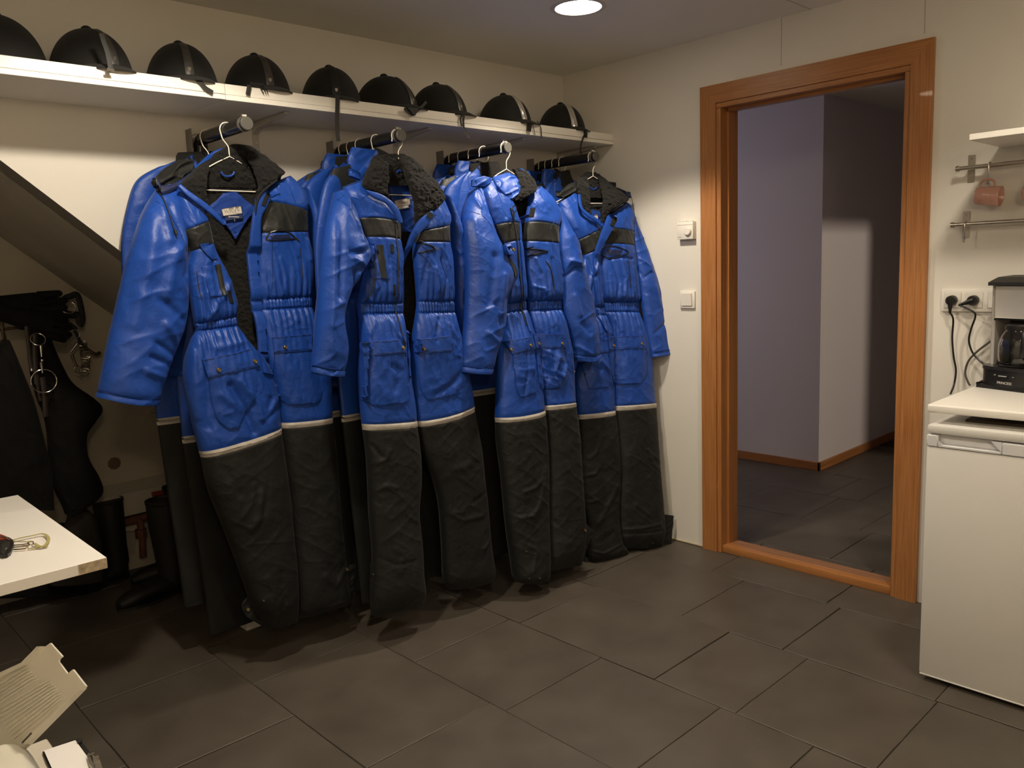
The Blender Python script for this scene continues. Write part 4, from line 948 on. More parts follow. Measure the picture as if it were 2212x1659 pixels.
def text(g, s, u, v, size, mt, d, rot=0, parent=None, name='lettering', sx=1):
    c = bpy.data.curves.new(name, 'FONT'); c.body = s; c.size = size; c.align_x = 'CENTER'; c.align_y = 'CENTER'; c.extrude = .0003; c.resolution_u = 2
    o = bpy.data.objects.new(name, c); COL.objects.link(o)
    a, b = g.fr.ab(u, v, d); p = g.fr.w(np.array([a]), np.array([b]), np.array([d]))[0]
    X = Vector(g.fr.ex); Z = Vector(g.fr.n); Y = Z.cross(X)
    M = Matrix.Identity(4)
    for i in range(3): M[i][0] = X[i] * sx; M[i][1] = Y[i]; M[i][2] = Z[i]; M[i][3] = p[i]
    M = M @ Matrix.Rotation(rot, 4, 'Z')
    bpy.context.view_layer.update(); dg = bpy.context.evaluated_depsgraph_get(); me = bpy.data.meshes.new_from_object(o.evaluated_get(dg)); bpy.data.objects.remove(o)
    me.transform(M)
    q = parent; L = Vector((0, 0, 0))
    while q is not None: L += Vector(q.location); q = q.parent
    me.transform(Matrix.Translation(-L)); me.materials.clear(); return link(name, me, mt, parent)
GREYT = mat('label_grey_thread', (.30, .27, .25), .7); WHT = mat('white_thread', (.62, .60, .60), .7)
text(g, 'WINRT', 501, 457, .0165, GREYT, .0215, -.02, r1)
text(g, 'sportswear', 505, 468, .0085, WHT, .0215, -.02, r1)
text(g, 'L', 507, 475.5, .008, WHT, .0215, 0, r1)
g.tubepx([(477,370),(482,378),(492,381),(502,378),(506,371)], .0032, 'hanging_loop', BLUE, d=.012, n=8)
g.tubepx([(356,400),(360,425),(364,450),(368,475),(373,498)], .0017, 'drawcord', STRAPM, o=.006)
tg = g.tubepx([(373,496),(376,508)], .0045, 'cord_toggle', BLACKP, o=.009, sub=2, n=10)
g.tubepx([(598,389),(580,402),(563,418),(554,436),(550,458)], .0028, 'zip_edge', ZIPM, o=.003)
g.tubepx([(584,516),(588,505),(598,499),(612,497),(630,501),(643,511),(652,520)], .0026, 'pocket_zip', BLACKP, o=.002)
g.tubepx([(584,517),(605,518),(630,516),(648,514)], .0026, 'pocket_zip', BLACKP, o=.002)
g.decal([(590,508,630,505),(594,514,636,514)], 'pocket_mouth', NAVY, o=.0005, th=.002)
g.decal([(433,528,453,524),(445,545,462,540),(460,560,474,557)], 'chest_flap', BLUE, o=.004, th=.004)
g.decal([(468,572,479,570),(474,600,484,598),(480,638,490,636)], 'chest_strap', BAND, o=.004, th=.003)
g.decal([(438,575,468,572),(450,620,476,620),(456,640,488,638)], 'chest_pocket', BLUE, o=.001, th=.004, fold=.006, seed=5)
g.tubepx([(655,535),(660,565),(664,600)], .0015, 'side_zip', ZIPM, o=.001)
g.tubepx([(430,585),(434,620),(440,650)], .0015, 'side_zip', ZIPM, o=.001)
def flapeye(g, rows, eyes, d=.05, th=.004, small=()):
    f = g.loft([(*r, d, th) for r in rows], [('hem_flap', BLACKF, 0, len(rows) - 1)], 'fold', amp=.8, tree=True, creases=False, res=.004, prof=5)[0]
    for (u, v) in eyes: g.snap(u, v, .0062, name='eyelet', parent=f, ring=True)
    for (u, v) in small: g.snap(u, v, .0028, mt=CHROME, name='rivet', parent=f)
    return f
flapeye(g, [(742,1216,769,1221),(746,1238,766,1242),(749,1262,763,1262),(751,1285,768,1288),(754,1303,761,1312),(757,1318,760,1320)], [(757,1233)], .03)
flapeye(g, [(538,1284,546,1290),(522,1306,550,1318),(530,1330,560,1340),(548,1342,575,1357)], [(535,1316)], .035)
g.snap(569, 1297, .003, mt=CHROME, name='rivet')

g, r2 = GS[1]
stitched(g, [(779,740,862,733),(781,755,870,747),(785,769,877,761)], 3, [(799,759),(868,751)], [(784,765,868,758),(786,800,876,796),(790,848,882,845),(798,868,884,862),(812,877,880,868)], [(835,768,857,766),(837,820,858,815),(837,871,859,868)])
stitched(g, [(908,734,972,725),(909,750,974,741),(911,765,976,757)], 4, [(921,754)], [(912,760,974,755),(914,800,985,792),(920,845,1000,832),(932,865,990,850)], [(951,765,966,762),(955,815,968,810),(958,856,969,848)])
g.decal([(936,455,946,464),(914,472,926,487),(899,496,908,508),(893,530,902,532),(895,570,904,570),(899,620,906,620),(899,650,905,650),(896,690,903,690),(890,730,897,735),(887,770,893,772),(888,812,892,817)], 'placket', BLUE, o=.006, th=.004, res=.005, dmin=[.085,.085,.08,.06,0,0,0,0,0,0,0])
g.decal([(929,457,939,465),(923,466,931,474)], 'velcro', VELC, o=.011, th=.002, res=.003, dmin=[.085,.085])
for q in ([(849,527,855,527),(849,546,856,546)], [(856,615,862,615),(857,638,862,638)], [(862,738,870,738),(866,760,874,760)]): g.decal(q, 'velcro', VELC, o=.001, th=.002, res=.003)
flatpiece(g, [(852,434,886,429),(855,448,887,442)], 'neck_label', LBL, -.0075, .0015, label='white woven brand label')
text(g, 'WINRT', 870, 438, .0135, GREYT, -.0045, -.02, r2)
flatpiece(g, [(858,450,884,446),(859,453,884,449)], 'size_label', WHT, -.0075, .001)
g.tubepx([(857,373),(862,368),(866,370)], .0035, 'hanging_loop', BLUE, d=.01, n=8)
g.tubepx([(863,484),(865,520),(867,560),(867,610),(868,655),(868,700),(874,735),(880,770)], .0024, 'zip_edge', ZIPM, o=.002)
g.tubepx([(905,521),(920,524),(938,530),(950,535)], .0026, 'pocket_zip', BLACKP, o=.003)
g.tubepx([(904,546),(918,545),(935,540),(949,537)], .0024, 'pocket_zip', BLACKP, o=.003)
g.tubepx([(944,533),(953,538)], .0034, 'zip_pull', CHROME, o=.006, sub=2)
g.decal([(807,526,840,525),(808,560,844,560),(812,600,846,602)], 'chest_pocket', BLUE, o=.001, th=.004, fold=.003, seed=7)
g.decal([(821,528,832,529),(824,560,835,560),(829,600,840,601)], 'chest_strap', BAND, o=.007, th=.003)
g.snap(827, 540, .005)
g.tubepx([(807,565),(814,590),(818,607),(812,630),(805,652)], .0017, 'side_zip', ZIPM, o=.002)
flapeye(g, [(1051,1150,1058,1152),(1050,1175,1058,1180),(1054,1215,1064,1218),(1060,1245,1068,1252)], [], .03)
flapeye(g, [(800,1215,805,1218),(799,1250,806,1255),(799,1300,806,1305),(801,1328,812,1332)], [], .03, small=[(804,1240)])

g, r3 = GS[2]
stitched(g, [(1099,736,1149,726),(1103,750,1155,740),(1110,765,1159,753)], 5, [(1145,746),(1107,755)], [(1111,760,1155,752),(1114,800,1158,795),(1118,838,1160,835),(1126,858,1160,848)], [(1122,762,1139,760),(1127,810,1143,806),(1132,850,1147,846)], .010)
stitched(g, [(1156,721,1222,722),(1158,737,1226,737),(1161,752,1229,751)], 6, [(1172,742),(1217,742)], [(1163,748,1223,747),(1165,790,1230,787),(1168,825,1233,818),(1178,841,1220,838)], None, .014)
g.decal([(1140,446,1156,449),(1131,500,1139,500),(1132,555,1142,555),(1135,605,1146,605),(1140,660,1149,660),(1147,715,1153,715)], 'placket', BLUE, o=.005, th=.004, res=.005)
g.decal([(1143,450,1153,451),(1140,469,1150,470)], 'velcro', VELC, o=.010, th=.002, res=.003)
g.tubepx([(1111,447),(1116,470),(1122,505),(1126,555),(1130,605),(1135,655),(1143,702)], .003, 'zip_edge', ZIPM, o=.003)
z_ = g.tubepx([(1108,446),(1112,444),(1116,448),(1115,456),(1110,458),(1107,452),(1108,446)], .0022, 'zip_pull', BLACKP, d=.10)
g.tubepx([(1111,458),(1110,470),(1112,480)], .0028, 'zip_pull', BLACKP, d=.10)
g.tubepx([(1151,534),(1165,536),(1180,539),(1192,541)], .0026, 'pocket_zip', BLACKP, o=.003)
g.tubepx([(1153,550),(1165,548),(1180,543),(1190,541)], .0026, 'pocket_zip', BLACKP, o=.003)
g.decal([(1155,537,1178,541),(1157,547,1172,546)], 'pocket_mouth', NAVY, o=.0005, th=.002)
g.tubepx([(1186,562),(1193,578),(1200,595),(1206,627)], .0022, 'side_zip', ZIPM, o=.002)
fl = g.decal([(1082,532,1108,525),(1083,543,1113,538),(1090,552,1110,549)], 'chest_flap', BLUE, o=.022, th=.006)
g.snap(1100, 541, .0070, parent=fl).location += Vector(g.fr.n) * .028
g.decal([(1097,560,1110,555),(1103,578,1120,575),(1110,598,1124,595)], 'chest_strap', BAND, o=.003, th=.004)
flapeye(g, [(1262,1130,1266,1132),(1257,1145,1282,1148),(1256,1165,1274,1168),(1257,1185,1266,1188),(1255,1200,1262,1206),(1256,1212,1270,1216)], [(1269,1147)], .03)
flapeye(g, [(1125,1180,1132,1180),(1127,1186,1146,1188),(1130,1230,1146,1232)], [], .035, small=[(1138,1192),(1144,1250),(1165,1249)])

g, r4 = GS[3]
stitched(g, [(1321,727,1399,724),(1322,741,1401,738),(1323,755,1403,751)], 8, [(1335,746),(1391,742)], [(1325,750,1401,747),(1327,790,1405,787),(1332,815,1402,811),(1341,830,1390,828)], [(1357,755,1375,754),(1358,790,1377,788),(1359,829,1378,827)], .008)
stitched(g, [(1268,737,1318,732),(1268,748,1320,745),(1270,763,1322,760)], 9, [(1294,752)], [(1270,758,1320,755),(1270,800,1322,798),(1280,840,1322,835)], None, .006)
g.decal([(1316,464,1336,473),(1309,485,1326,493),(1300,514,1313,519),(1295,545,1304,547),(1295,600,1305,600),(1299,640,1310,640),(1304,680,1314,680),(1317,715,1322,717)], 'placket', BLUE, o=.008, th=.004, res=.005, dmin=[.088,.086,.08,.06,0,0,0,0])
g.decal([(1324,470,1332,474),(1318,486,1326,490)], 'velcro', VELC, o=.013, th=.002, res=.003, dmin=[.088,.088])
flatpiece(g, [(1274,452,1296,456),(1278,466,1298,470),(1286,480,1300,482)], 'neck_patch', BLUED, -.018, .005, kind='fold')
flatpiece(g, [(1281,467,1290,465),(1285,475,1292,473)], 'neck_label', LBL, -.008, .002, label='white woven brand label')
g.tubepx([(1271,403),(1277,407),(1285,409),(1289,404)], .003, 'hanging_loop', BLUE, d=.0, n=8)
g.tubepx([(1318,533),(1330,529),(1345,531),(1358,537),(1366,543)], .0024, 'pocket_zip', BLACKP, o=.003)
g.tubepx([(1315,547),(1326,554),(1340,554),(1357,548),(1366,543)], .0024, 'pocket_zip', BLACKP, o=.003)
g.decal([(1325,536,1355,538),(1327,548,1350,549)], 'pocket_mouth', NAVY, o=.0005, th=.002)
g.tubepx([(1366,560),(1369,590),(1372,620)], .0017, 'side_zip', ZIPM, o=.002)
g.tubepx([(1350,415),(1360,417),(1366,435),(1371,465),(1376,492),(1381,512)], .0016, 'drawcord', STRAPM, o=.004, d=.06)
flapeye(g, [(1432,1111,1455,1114),(1434,1130,1454,1133),(1434,1150,1451,1156),(1430,1172,1451,1176)], [], .03, small=[(1445,1124)])
g.snap(1420, 1176, .003, mt=CHROME, name='rivet')
seam(GS[1][0], [(735,417),(748,428),(760,448),(769,475),(782,512),(792,543)])
seam(GS[1][0], [(976,457),(968,480),(967,505),(970,545)])
seam(GS[2][0], [(998,464),(1012,454),(1032,458),(1050,472),(1062,492)])
seam(GS[2][0], [(1212,470),(1203,482),(1198,495),(1202,522),(1206,558)])
seam(GS[3][0], [(1368,464),(1361,480),(1358,499),(1362,530),(1370,565)])
seam(GS[3][0], [(1203,447),(1215,470),(1228,500),(1240,522)])
seam(GS[0][0], [(345,432),(362,450),(378,478),(390,500),(402,545)])
seam(GS[0][0], [(642,395),(644,425),(646,452),(652,480),(662,505)])
seam(GS[0][0], [(596,505),(597,560),(598,600),(597,645)]); seam(GS[0][0], [(552,760),(553,800),(566,806)]) if False else None
for g_, _ in GS: g_.V = g_.F = None; g_.tree = None

# ------------------------------------------------------------ the suits hanging behind them
def behind_template(kind, loc, label):
    fr = Flat(); root = empty('insulated_coverall', (0, 0, 0), label, 'coverall', 'blue and black insulated suits on the rods')
    g = Garment(fr, root, res=.009, seed=21 + kind)
    t = .03
    for sg in (-1, 1):
        X = lambda a, b: (min(a * sg, b * sg), max(a * sg, b * sg))
        def row(a, b, va, vb, d=.0, th=t):
            x0, x1 = (a, b) if sg > 0 else (-b, -a)
            v0, v1 = (va, vb) if sg > 0 else (vb, va)
            return (x0, v0, x1, v1, d, th)
        rows = [row(.01, .10, .06, -.005), row(.0, .16, .12, .03), row(.0, .205, .17, .10), row(.0, .22, .225, .215), row(.0, .222, .30, .30), row(.0, .21, .40, .40), row(.0, .19, .47, .47, 0, .028), row(.0, .19, .495, .495, 0, .028),
                row(.0, .235, .60, .60, 0, .035), row(.0, .25, .75, .75), row(.0, .25, .925, .925), row(.0, .25, .95, .95), row(.0, .24, 1.2, 1.2), row(.0, .23, 1.45, 1.45), row(.004, .225, 1.665, 1.665, 0, .03)]
        g.loft(rows, [('torso_panel', BLUE, 0, 3), ('chest_band', BAND, 3, 4), ('torso_panel', BLUE, 4, 6), ('waist_elastic', BLUE, 6, 7), ('hip_panel', BLUE, 7, 10), ('reflective_tape', TAPE, 10, 11, .0012), ('lower_leg', BLACKF, 11, 14)], 'mix', gather=[(6, 7, .016, .006, .07, .10)], tree=False)
        sl = [row(.10, .16, .0, .02, .005, .02), row(.15, .235, .06, .07, .01, .035), row(.18, .275, .18, .16, .01, .04), row(.19, .305, .32, .30), row(.19, .315, .50, .48), row(.20, .32, .70, .68), row(.20, .318, .712, .692)]
        g.loft(sl, [('sleeve', BLUE, 0, 5), ('cuff', BLUE, 5, 6, .003)], 'sleeve', tree=False, prof=2.2)
    # collar
    if kind == 0:
        g.loft([(-.085, -.035, .07, -.05, .0, .02), (-.10, .0, .09, -.01, .0, .03), (-.095, .05, .10, .05, .0, .03)], [('fleece_collar', FLEECE, 0, 2)], 'fleece', tree=False, res=.006, edge=.004, amp=1.3)
        g.loft([(-.115, .02, -.04, -.03, .02, .01), (-.12, .06, -.03, .03, .02, .015), (-.10, .10, -.03, .10, .02, .01)], [('collar_shell', BLUE, 0, 2)], 'fold', tree=False, res=.006)
    else:
        g.loft([(-.10, -.055, .045, -.05, .0, .022), (-.125, -.01, .07, -.01, .0, .04), (-.12, .05, .10, .05, .0, .035)], [('collar_shell', BLUE, 0, 2)], 'fold', tree=False, res=.006, amp=1.8)
        g.loft([(.01, -.06, .08, -.04, .01, .02), (.0, -.02, .10, .0, .01, .03), (.0, .05, .09, .06, .0, .02)], [('fleece_collar', FLEECE, 0, 2)], 'fleece', tree=False, res=.006, edge=.004, amp=1.3)
        g.loft([(-.20, .03, -.12, .01, .01, .02), (-.22, .07, -.10, .05, .015, .03), (-.19, .12, -.10, .10, .015, .02)], [('shoulder_patch', BAND, 0, 2)], 'fold', tree=False, res=.006)
    return root
# per rod: hook positions behind the front one: (y, yaw, sideways shift)
BH = [[(-.103, 0, .058, 0, -.02), (-.02, 2, .0, 0, .0)], [(-.304, -4, -.02, 1), (-.195, -3, -.03, 0), (-.135, 0, -.02, 1), (-.078, 0, -.02, 0)],
      [(-.283, 8, .01, 0), (-.210, 4, .01, 1), (-.140, 4, .01, 0), (-.078, 2, .0, 1)], [(-.212, 6, .0, 0), (-.165, 4, -.02, 1), (-.118, 4, -.02, 0), (-.075, 2, -.02, 1)]]
rodn = ['leftmost rod', 'second rod', 'third rod', 'rightmost rod']; ordn = ['second from the front', 'third from the front', 'fourth from the front', 'hindmost']
TEM = [None, None]
hangers = []
for k in range(4):
    for j, (y, yaw, dx, kd, *zz) in enumerate(BH[k]):
        y_s = [-.085, -.0, 0, 0][j] if False else y
        lab = 'blue and black coverall on the %s, %s, mostly hidden' % (rodn[k], ordn[j] if j < len(BH[k]) - 1 else 'hindmost')
        loc = (RX[k] + dx, min(y, -.055), RZ - .085 + (zz[0] if zz else 0))
        if TEM[kd] is None: TEM[kd] = behind_template(kd, loc, lab); o = TEM[kd]
        else: o = dup(TEM[kd], lab, 'blue and black insulated suits on the rods')
        o.scale = ([1, .96, .92, .62][k], .55, .95 if (k, j) == (0, 1) else 1); o.location = loc; o.rotation_euler = (-math.radians([.5, 1.2, 3, 3][k] * (1 if j == 0 else .5)), 0, -math.radians(yaw))
        hangers.append(hanger(RX[k], y, math.radians(yaw), 'white wire coat hanger on the %s, %s' % (rodn[k], ordn[j] if j < len(BH[k]) - 1 else 'hindmost'), 'white wire hangers', flip=(k > 1)))
fronty = [-.262, -.438, -.419, -.402]; fyaw = [0, 0, 8, 15]
for k in range(4):
    hangers.append(hanger(RX[k], fronty[k], math.radians(fyaw[k]), 'white wire coat hanger on the %s, frontmost, holding an open collar' % rodn[k], 'white wire hangers', flip=(k > 0), bar=.113 if k == 0 else .125))
# ------------------------------------------------------------ alcove under the stairs
def V3(*a): return Vector(a)
gb = empty('pipe_box', (-1.75, 1.0, .3), 'low pale boxed ledge along the dark wall under the stairs', 'ledge')
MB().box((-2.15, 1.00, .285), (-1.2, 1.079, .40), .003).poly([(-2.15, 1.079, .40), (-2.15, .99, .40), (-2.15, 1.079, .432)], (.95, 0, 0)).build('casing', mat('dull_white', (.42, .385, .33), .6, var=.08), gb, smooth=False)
MB().tube([at(329, 1068, 1, .985), at(358, 1062, 1, .985)], .012, 10).build('red_handle', mat('red_paint', (.22, .02, .015), .5), gb)
for u, v in [(237, 1084), (260, 1082)]: MB().lathe([(0, .002), (.004, .002), (.004, 0)], 10, Matrix.Translation(at(u, v, 1, .999)) @ Matrix.Rotation(PI / 2, 4, 'X')).build('screw_hole', BLACKP, gb)
RUST = mat('rusty_pipe', (.13, .045, .028), .7, bump=.6, bscale=60, var=.3, vscale=20)
pp = empty('heating_pipes', (-1.9, 1.02, .15), 'rusty red brown heating pipes under the boxed ledge in the alcove', 'pipes')
MB().tube(smoothpath([(-2.16, 1.04, .245), (-1.95, 1.04, .25), (-1.7, 1.04, .262), (-1.3, 1.04, .26)]), .020, 12).build('main_pipe', RUST, pp)
for x, z1, r in [(-1.955, .06, .016), (-1.86, .04, .014), (-1.80, .10, .018), (-1.70, .03, .013)]:
    MB().tube([(x, 1.03, .255), (x + .004, 1.03, (z1 + .25) / 2), (x - .002, 1.032, z1)], r, 10).lathe([(0, .02), (r * 1.7, .02), (r * 1.7, -.02), (0, -.02)], 8, Matrix.Translation((x, 1.03, .18))).build('branch_pipe', RUST, pp)
PLAS = mat('rough_plaster', (.30, .28, .24), .9, bump=.8, bscale=30, var=.2)
def slab_on(y, px, t, name, m, parent):
    return MB().poly([at(u, v, 1, y) for u, v in px], (0, t, 0)).build(name, m, parent, smooth=False)
pl = empty('plaster_patch', (-1.9, 1.06, .15), 'patchy broken plaster low on the alcove wall behind the pipes', 'plaster')
slab_on(1.062, [(221, 1170), (250, 1160), (258, 1200), (252, 1212), (224, 1206)], .018, 'plaster_piece', PLAS, pl)
slab_on(1.062, [(268, 1150), (296, 1148), (292, 1195), (270, 1200)], .018, 'plaster_piece', PLAS, pl)
slab_on(1.064, [(306, 1132), (372, 1118), (370, 1175), (310, 1190)], .016, 'plaster_piece', PLAS, pl)
sk = empty('wall_socket', tuple(at(331, 892, 1, 1.07)), 'small round wall socket on the dark alcove wall beside the blue sleeve', 'socket')
Mx = Matrix.Translation(at(331, 892, 1, 1.079)) @ Matrix.Rotation(PI / 2, 4, 'X')
MB().lathe([(.020, .0), (.034, .0), (.036, .004), (.034, .008), (.021, .009), (.019, .001), (0, .001)], 28, Mx).build('ring', mat('old_cream', (.40, .36, .28), .5), sk)
b = MB()
for dx in (-.007, .007): b.lathe([(0, .004), (.0026, .004), (.0026, 0)], 8, Matrix.Translation(at(331, 892, 1, 1.079) + V3(dx, 0, 0)) @ Matrix.Rotation(PI / 2, 4, 'X'))
b.build('socket_hole', BLACKP, sk)
b = MB(); b.tube(smoothpath([at(333, 999, 1, 1.075), at(340, 1005, 1, 1.05), at(352, 1012, 1, 1.04), at(360, 1025, 1, 1.045)]), .004, 8)
tag(b.build('cable_stub', mat('cream_cable', (.40, .35, .27), .5)), 'short pale cable end sticking out of the alcove wall above the ledge', 'cable')
st = MB().lathe([(0, .001), (.022, .001), (.03, 0)], 9, Matrix.Translation(at(247, 1001, 1, 1.0795)) @ Matrix.Rotation(PI / 2, 4, 'X')).build('wall_plug', mat('brown_stain', (.12, .08, .06), .8))
tag(st, 'small dark brown knock mark on the alcove wall', 'mark')
# wire rack
IRON = mat('dark_iron', (.10, .075, .055), .5, .6)
rk = empty('wall_rack', (-2.4, 1.0, 1.2), 'thin metal rack on the alcove wall holding gloves and bridles', 'rack')
MB().tube([(-2.75, .80, 1.195), (-2.22, .80, 1.215)], .006, 10).tube([(-2.75, .80, 1.195), (-2.75, 1.08, 1.195)], .006, 8).tube([(-2.22, .80, 1.215), (-2.22, 1.08, 1.215)], .006, 8).build('rail', IRON, rk)
MB().tube(smoothpath([at(4, 690, 1, .79), at(6, 715, 1, .785), at(9, 728, 1, .79), at(12, 740, 1, .80)]), .007, 8).build('hook', IRON, rk)
MB().tube(smoothpath([at(215, 762, 1, 1.0), at(205, 765, 1, .98), at(185, 752, 1, .99), at(170, 740, 1, 1.079)]), .008, 8).build('hook', IRON, rk)
# black garments
BLK = fabric('black_cotton', (.0065, .006, .0055), .85, .02, .2, 900, .5, .2)
def garment(name, label, cat, rows, y, th, part='cloth', kind='torso', group=None, amp=1.3, m=None):
    fr = Frame((-2.3, y, 1.2), 0, 0); P = at(sum(r[0] + r[2] for r in rows) / len(rows) / 2, rows[-1][1], 1, y)
    G = Garment(fr, None, seed=int(abs(y * 100)) % 17 + 30, res=.008)
    G.loft([(*r, 0, th) if len(r) == 4 else r for r in rows], [(name, m or BLK, 0, len(rows) - 1)], kind, tree=False, creases=False, amp=amp)
    o = bpy.data.objects[name] if False else COL.objects[-1]
    return tag(o, label, cat, group)
garment('black_jacket', 'black jacket hanging from the hook at the left picture edge', 'jacket', [(4,736,16,734),(-8,752,32,766),(-24,790,52,812),(-40,840,72,862),(-60,930,96,950),(-70,1010,112,1020),(-70,1090,118,1100)], .70, .05)
garment('black_trousers', 'long black trousers hanging behind the bridle in the alcove', 'trousers', [(60,700,100,694),(58,740,112,740),(62,790,134,790),(70,830,158,828),(82,870,205,862),(90,885,222,884),(95,905,205,912),(100,935,188,940),(104,990,190,985),(112,1040,214,1030),(118,1062,222,1060),(130,1085,205,1082),(140,1110,170,1105)], .80, .05)
garment('dark_bundle', 'dark cloth bundle at the foot of the hanging clothes', 'cloth', [(150,1100,172,1092),(140,1130,200,1110),(120,1180,216,1160),(110,1230,220,1210),(105,1262,222,1250)], .86, .06, m=mat('brown_black_cloth', (.02, .016, .012), .9, bump=.5, bscale=80))
garment('dark_filler', 'flat black heap added to darken the alcove floor below the hanging clothes', 'filler', [(-120,1150,150,1130),(-140,1190,200,1170),(-140,1230,236,1215),(-130,1262,240,1250),(-120,1290,225,1278)], .95, .05)  # made-up heap, put in to darken the alcove floor
# gloves: palm and five fingers each
def glove(name, base, d, side, size, label):
    """base = wrist point, d = direction of the fingers, side = thumb side"""
    d = Vector(d).normalized(); s_ = Vector(side).normalized(); n_ = d.cross(s_).normalized(); o = Vector(base)
    root = empty(name, tuple(o), label, 'glove', 'black riding gloves')
    b = MB(); b.tube([o - d * .07 * size, o - d * .02 * size, o + d * .03 * size, o + d * .075 * size, o + d * .095 * size], [.030 * size, .031 * size, .036 * size, .040 * size, .036 * size], 14, flat=.55, up=n_)
    b.build('palm', BLK, root)
    for i, (off_, L) in enumerate([(-.030, .058), (-.010, .070), (.010, .066), (.029, .052)]):
        p = o + d * .085 * size + s_ * off_ * size; dd = (d + s_ * off_ * 1.6).normalized()
        MB().tube([p, p + dd * L * .4 * size, p + dd * L * .75 * size - n_ * .008 * size, p + dd * L * size - n_ * .018 * size, p + dd * (L + .006) * size - n_ * .02 * size], [.0125 * size, .0125 * size, .0115 * size, .0095 * size, .004 * size], 10).build('finger', BLK, root)
    p = o + d * .02 * size + s_ * .03 * size
    MB().tube([p, p + (d * .5 + s_) * .028 * size, p + (d + s_ * .8) * .045 * size, p + (d + s_ * .8) * .052 * size], [.015 * size, .014 * size, .011 * size, .005 * size], 10).build('thumb', BLK, root)
glove('riding_glove', at(12, 662, 1, .76), (1, -.05, -.03), (0, -.15, -1), 1.35, 'black glove lying along the rack, fingers pointing right')
glove('riding_glove', at(40, 684, 1, .74), (.85, -.1, -.35), (.3, 0, 1), 1.25, 'black glove drooping off the rack below the other glove')
# bridle with rings and snaffle bit
br = empty('bridle', tuple(at(90, 760, 1, .70)), 'black leather bridle with steel snaffle bit and rings, hanging before the trousers', 'bridle')
LEA = mat('dark_leather', (.018, .011, .008), .45)
for px, r in [([(58, 705), (62, 740), (66, 780), (70, 798)], .009), ([(76, 722), (76, 760), (77, 800), (80, 830)], .010), ([(92, 815), (96, 850), (98, 880), (99, 900)], .010), ([(80, 822), (84, 850), (88, 866)], .006)]:
    MB().tube(smoothpath([at(u, v, 1, .695) for u, v in px]), r, 8, flat=.3, up=(0, 1, 0)).build('strap', LEA, br)
def ring_at(u, v, y, R_, r, parent, m=CHROME, name='ring', tilt=0):
    c = at(u, v, 1, y); pts = [c + Vector((R_ * math.cos(a), math.sin(tilt) * R_ * math.sin(a), R_ * math.sin(a) * math.cos(tilt))) for a in [2 * PI * k / 40 for k in range(40)]]
    return MB().tube(pts, r, 8, closed=True).build(name, m, parent)
ring_at(95, 823, .675, .046, .0022, br); ring_at(82, 733, .68, .026, .0022, br, tilt=.5)
for a, b_ in [((88, 745), (90, 771)), ((89, 782), (92, 806))]:
    A_, B_ = at(*a, 1, .675), at(*b_, 1, .675)
    MB().tube([A_, A_ * .7 + B_ * .3, A_ * .4 + B_ * .6, B_], [.009, .007, .0055, .004], 10).build('bit_bar', CHROME, br)
MB().lathe([(0, .008), (.008, .004), (.008, -.004), (0, -.008)], 10, Matrix.Translation(at(91, 778, 1, .675))).build('bit_joint', CHROME, br)
MB().tube([at(68, 796, 1, .69), at(69, 801, 1, .69)], .006, 8).build('buckle', CHROME, br)
# second halter with jointed bit and curb chain
h2 = empty('halter', tuple(at(165, 720, 1, .95)), 'second dark halter with jointed bit and coiled chain under the stair slope', 'halter')
for px, r in [([(133, 660), (140, 645), (152, 640), (166, 637), (174, 660), (178, 690), (172, 705)], .013), ([(132, 672), (150, 680), (170, 682), (172, 700)], .016), ([(100, 684), (125, 690), (150, 700), (165, 712)], .010), ([(105, 710), (130, 722), (150, 730)], .008), ([(160, 712), (172, 735), (182, 750), (178, 745)], .006)]:
    MB().tube(smoothpath([at(u, v, 1, .95) for u, v in px]), r, 8, flat=.4, up=(0, 1, 0)).build('strap', mat('navy_webbing', (.012, .012, .018), .7), h2)
ring_at(148, 664, .93, .028, .0025, h2, tilt=.3)
for a, b_ in [((167, 742), (152, 761)), ((155, 767), (166, 792))]:
    A_, B_ = at(*a, 1, .94), at(*b_, 1, .94); MB().tube([A_, A_ * .5 + B_ * .5, B_], [.007, .0055, .0045], 10).build('bit_bar', mat('dull_steel', (.35, .32, .28), .3, 1), h2)
rr_ = MB(); 
for k in range(13):
    c = Vector(at(178 + 7 * math.sin(k * .22), 742 + k * 5.4, 1, .945)); pts = [c + Vector((.018 * math.cos(a), .008 * math.sin(a + k), .011 * math.sin(a))) for a in [2 * PI * q / 12 for q in range(12)]]
    rr_.tube(pts, .0022, 5, closed=True)
rr_.build('curb_chain', mat('dull_steel', (.35, .32, .28), .3, 1), h2)
for (u, v, R_) in [(168, 798, .014), (163, 722, .018)]: ring_at(u, v, .94, R_, .002, h2, mat('dull_steel', (.35, .32, .28), .3, 1))
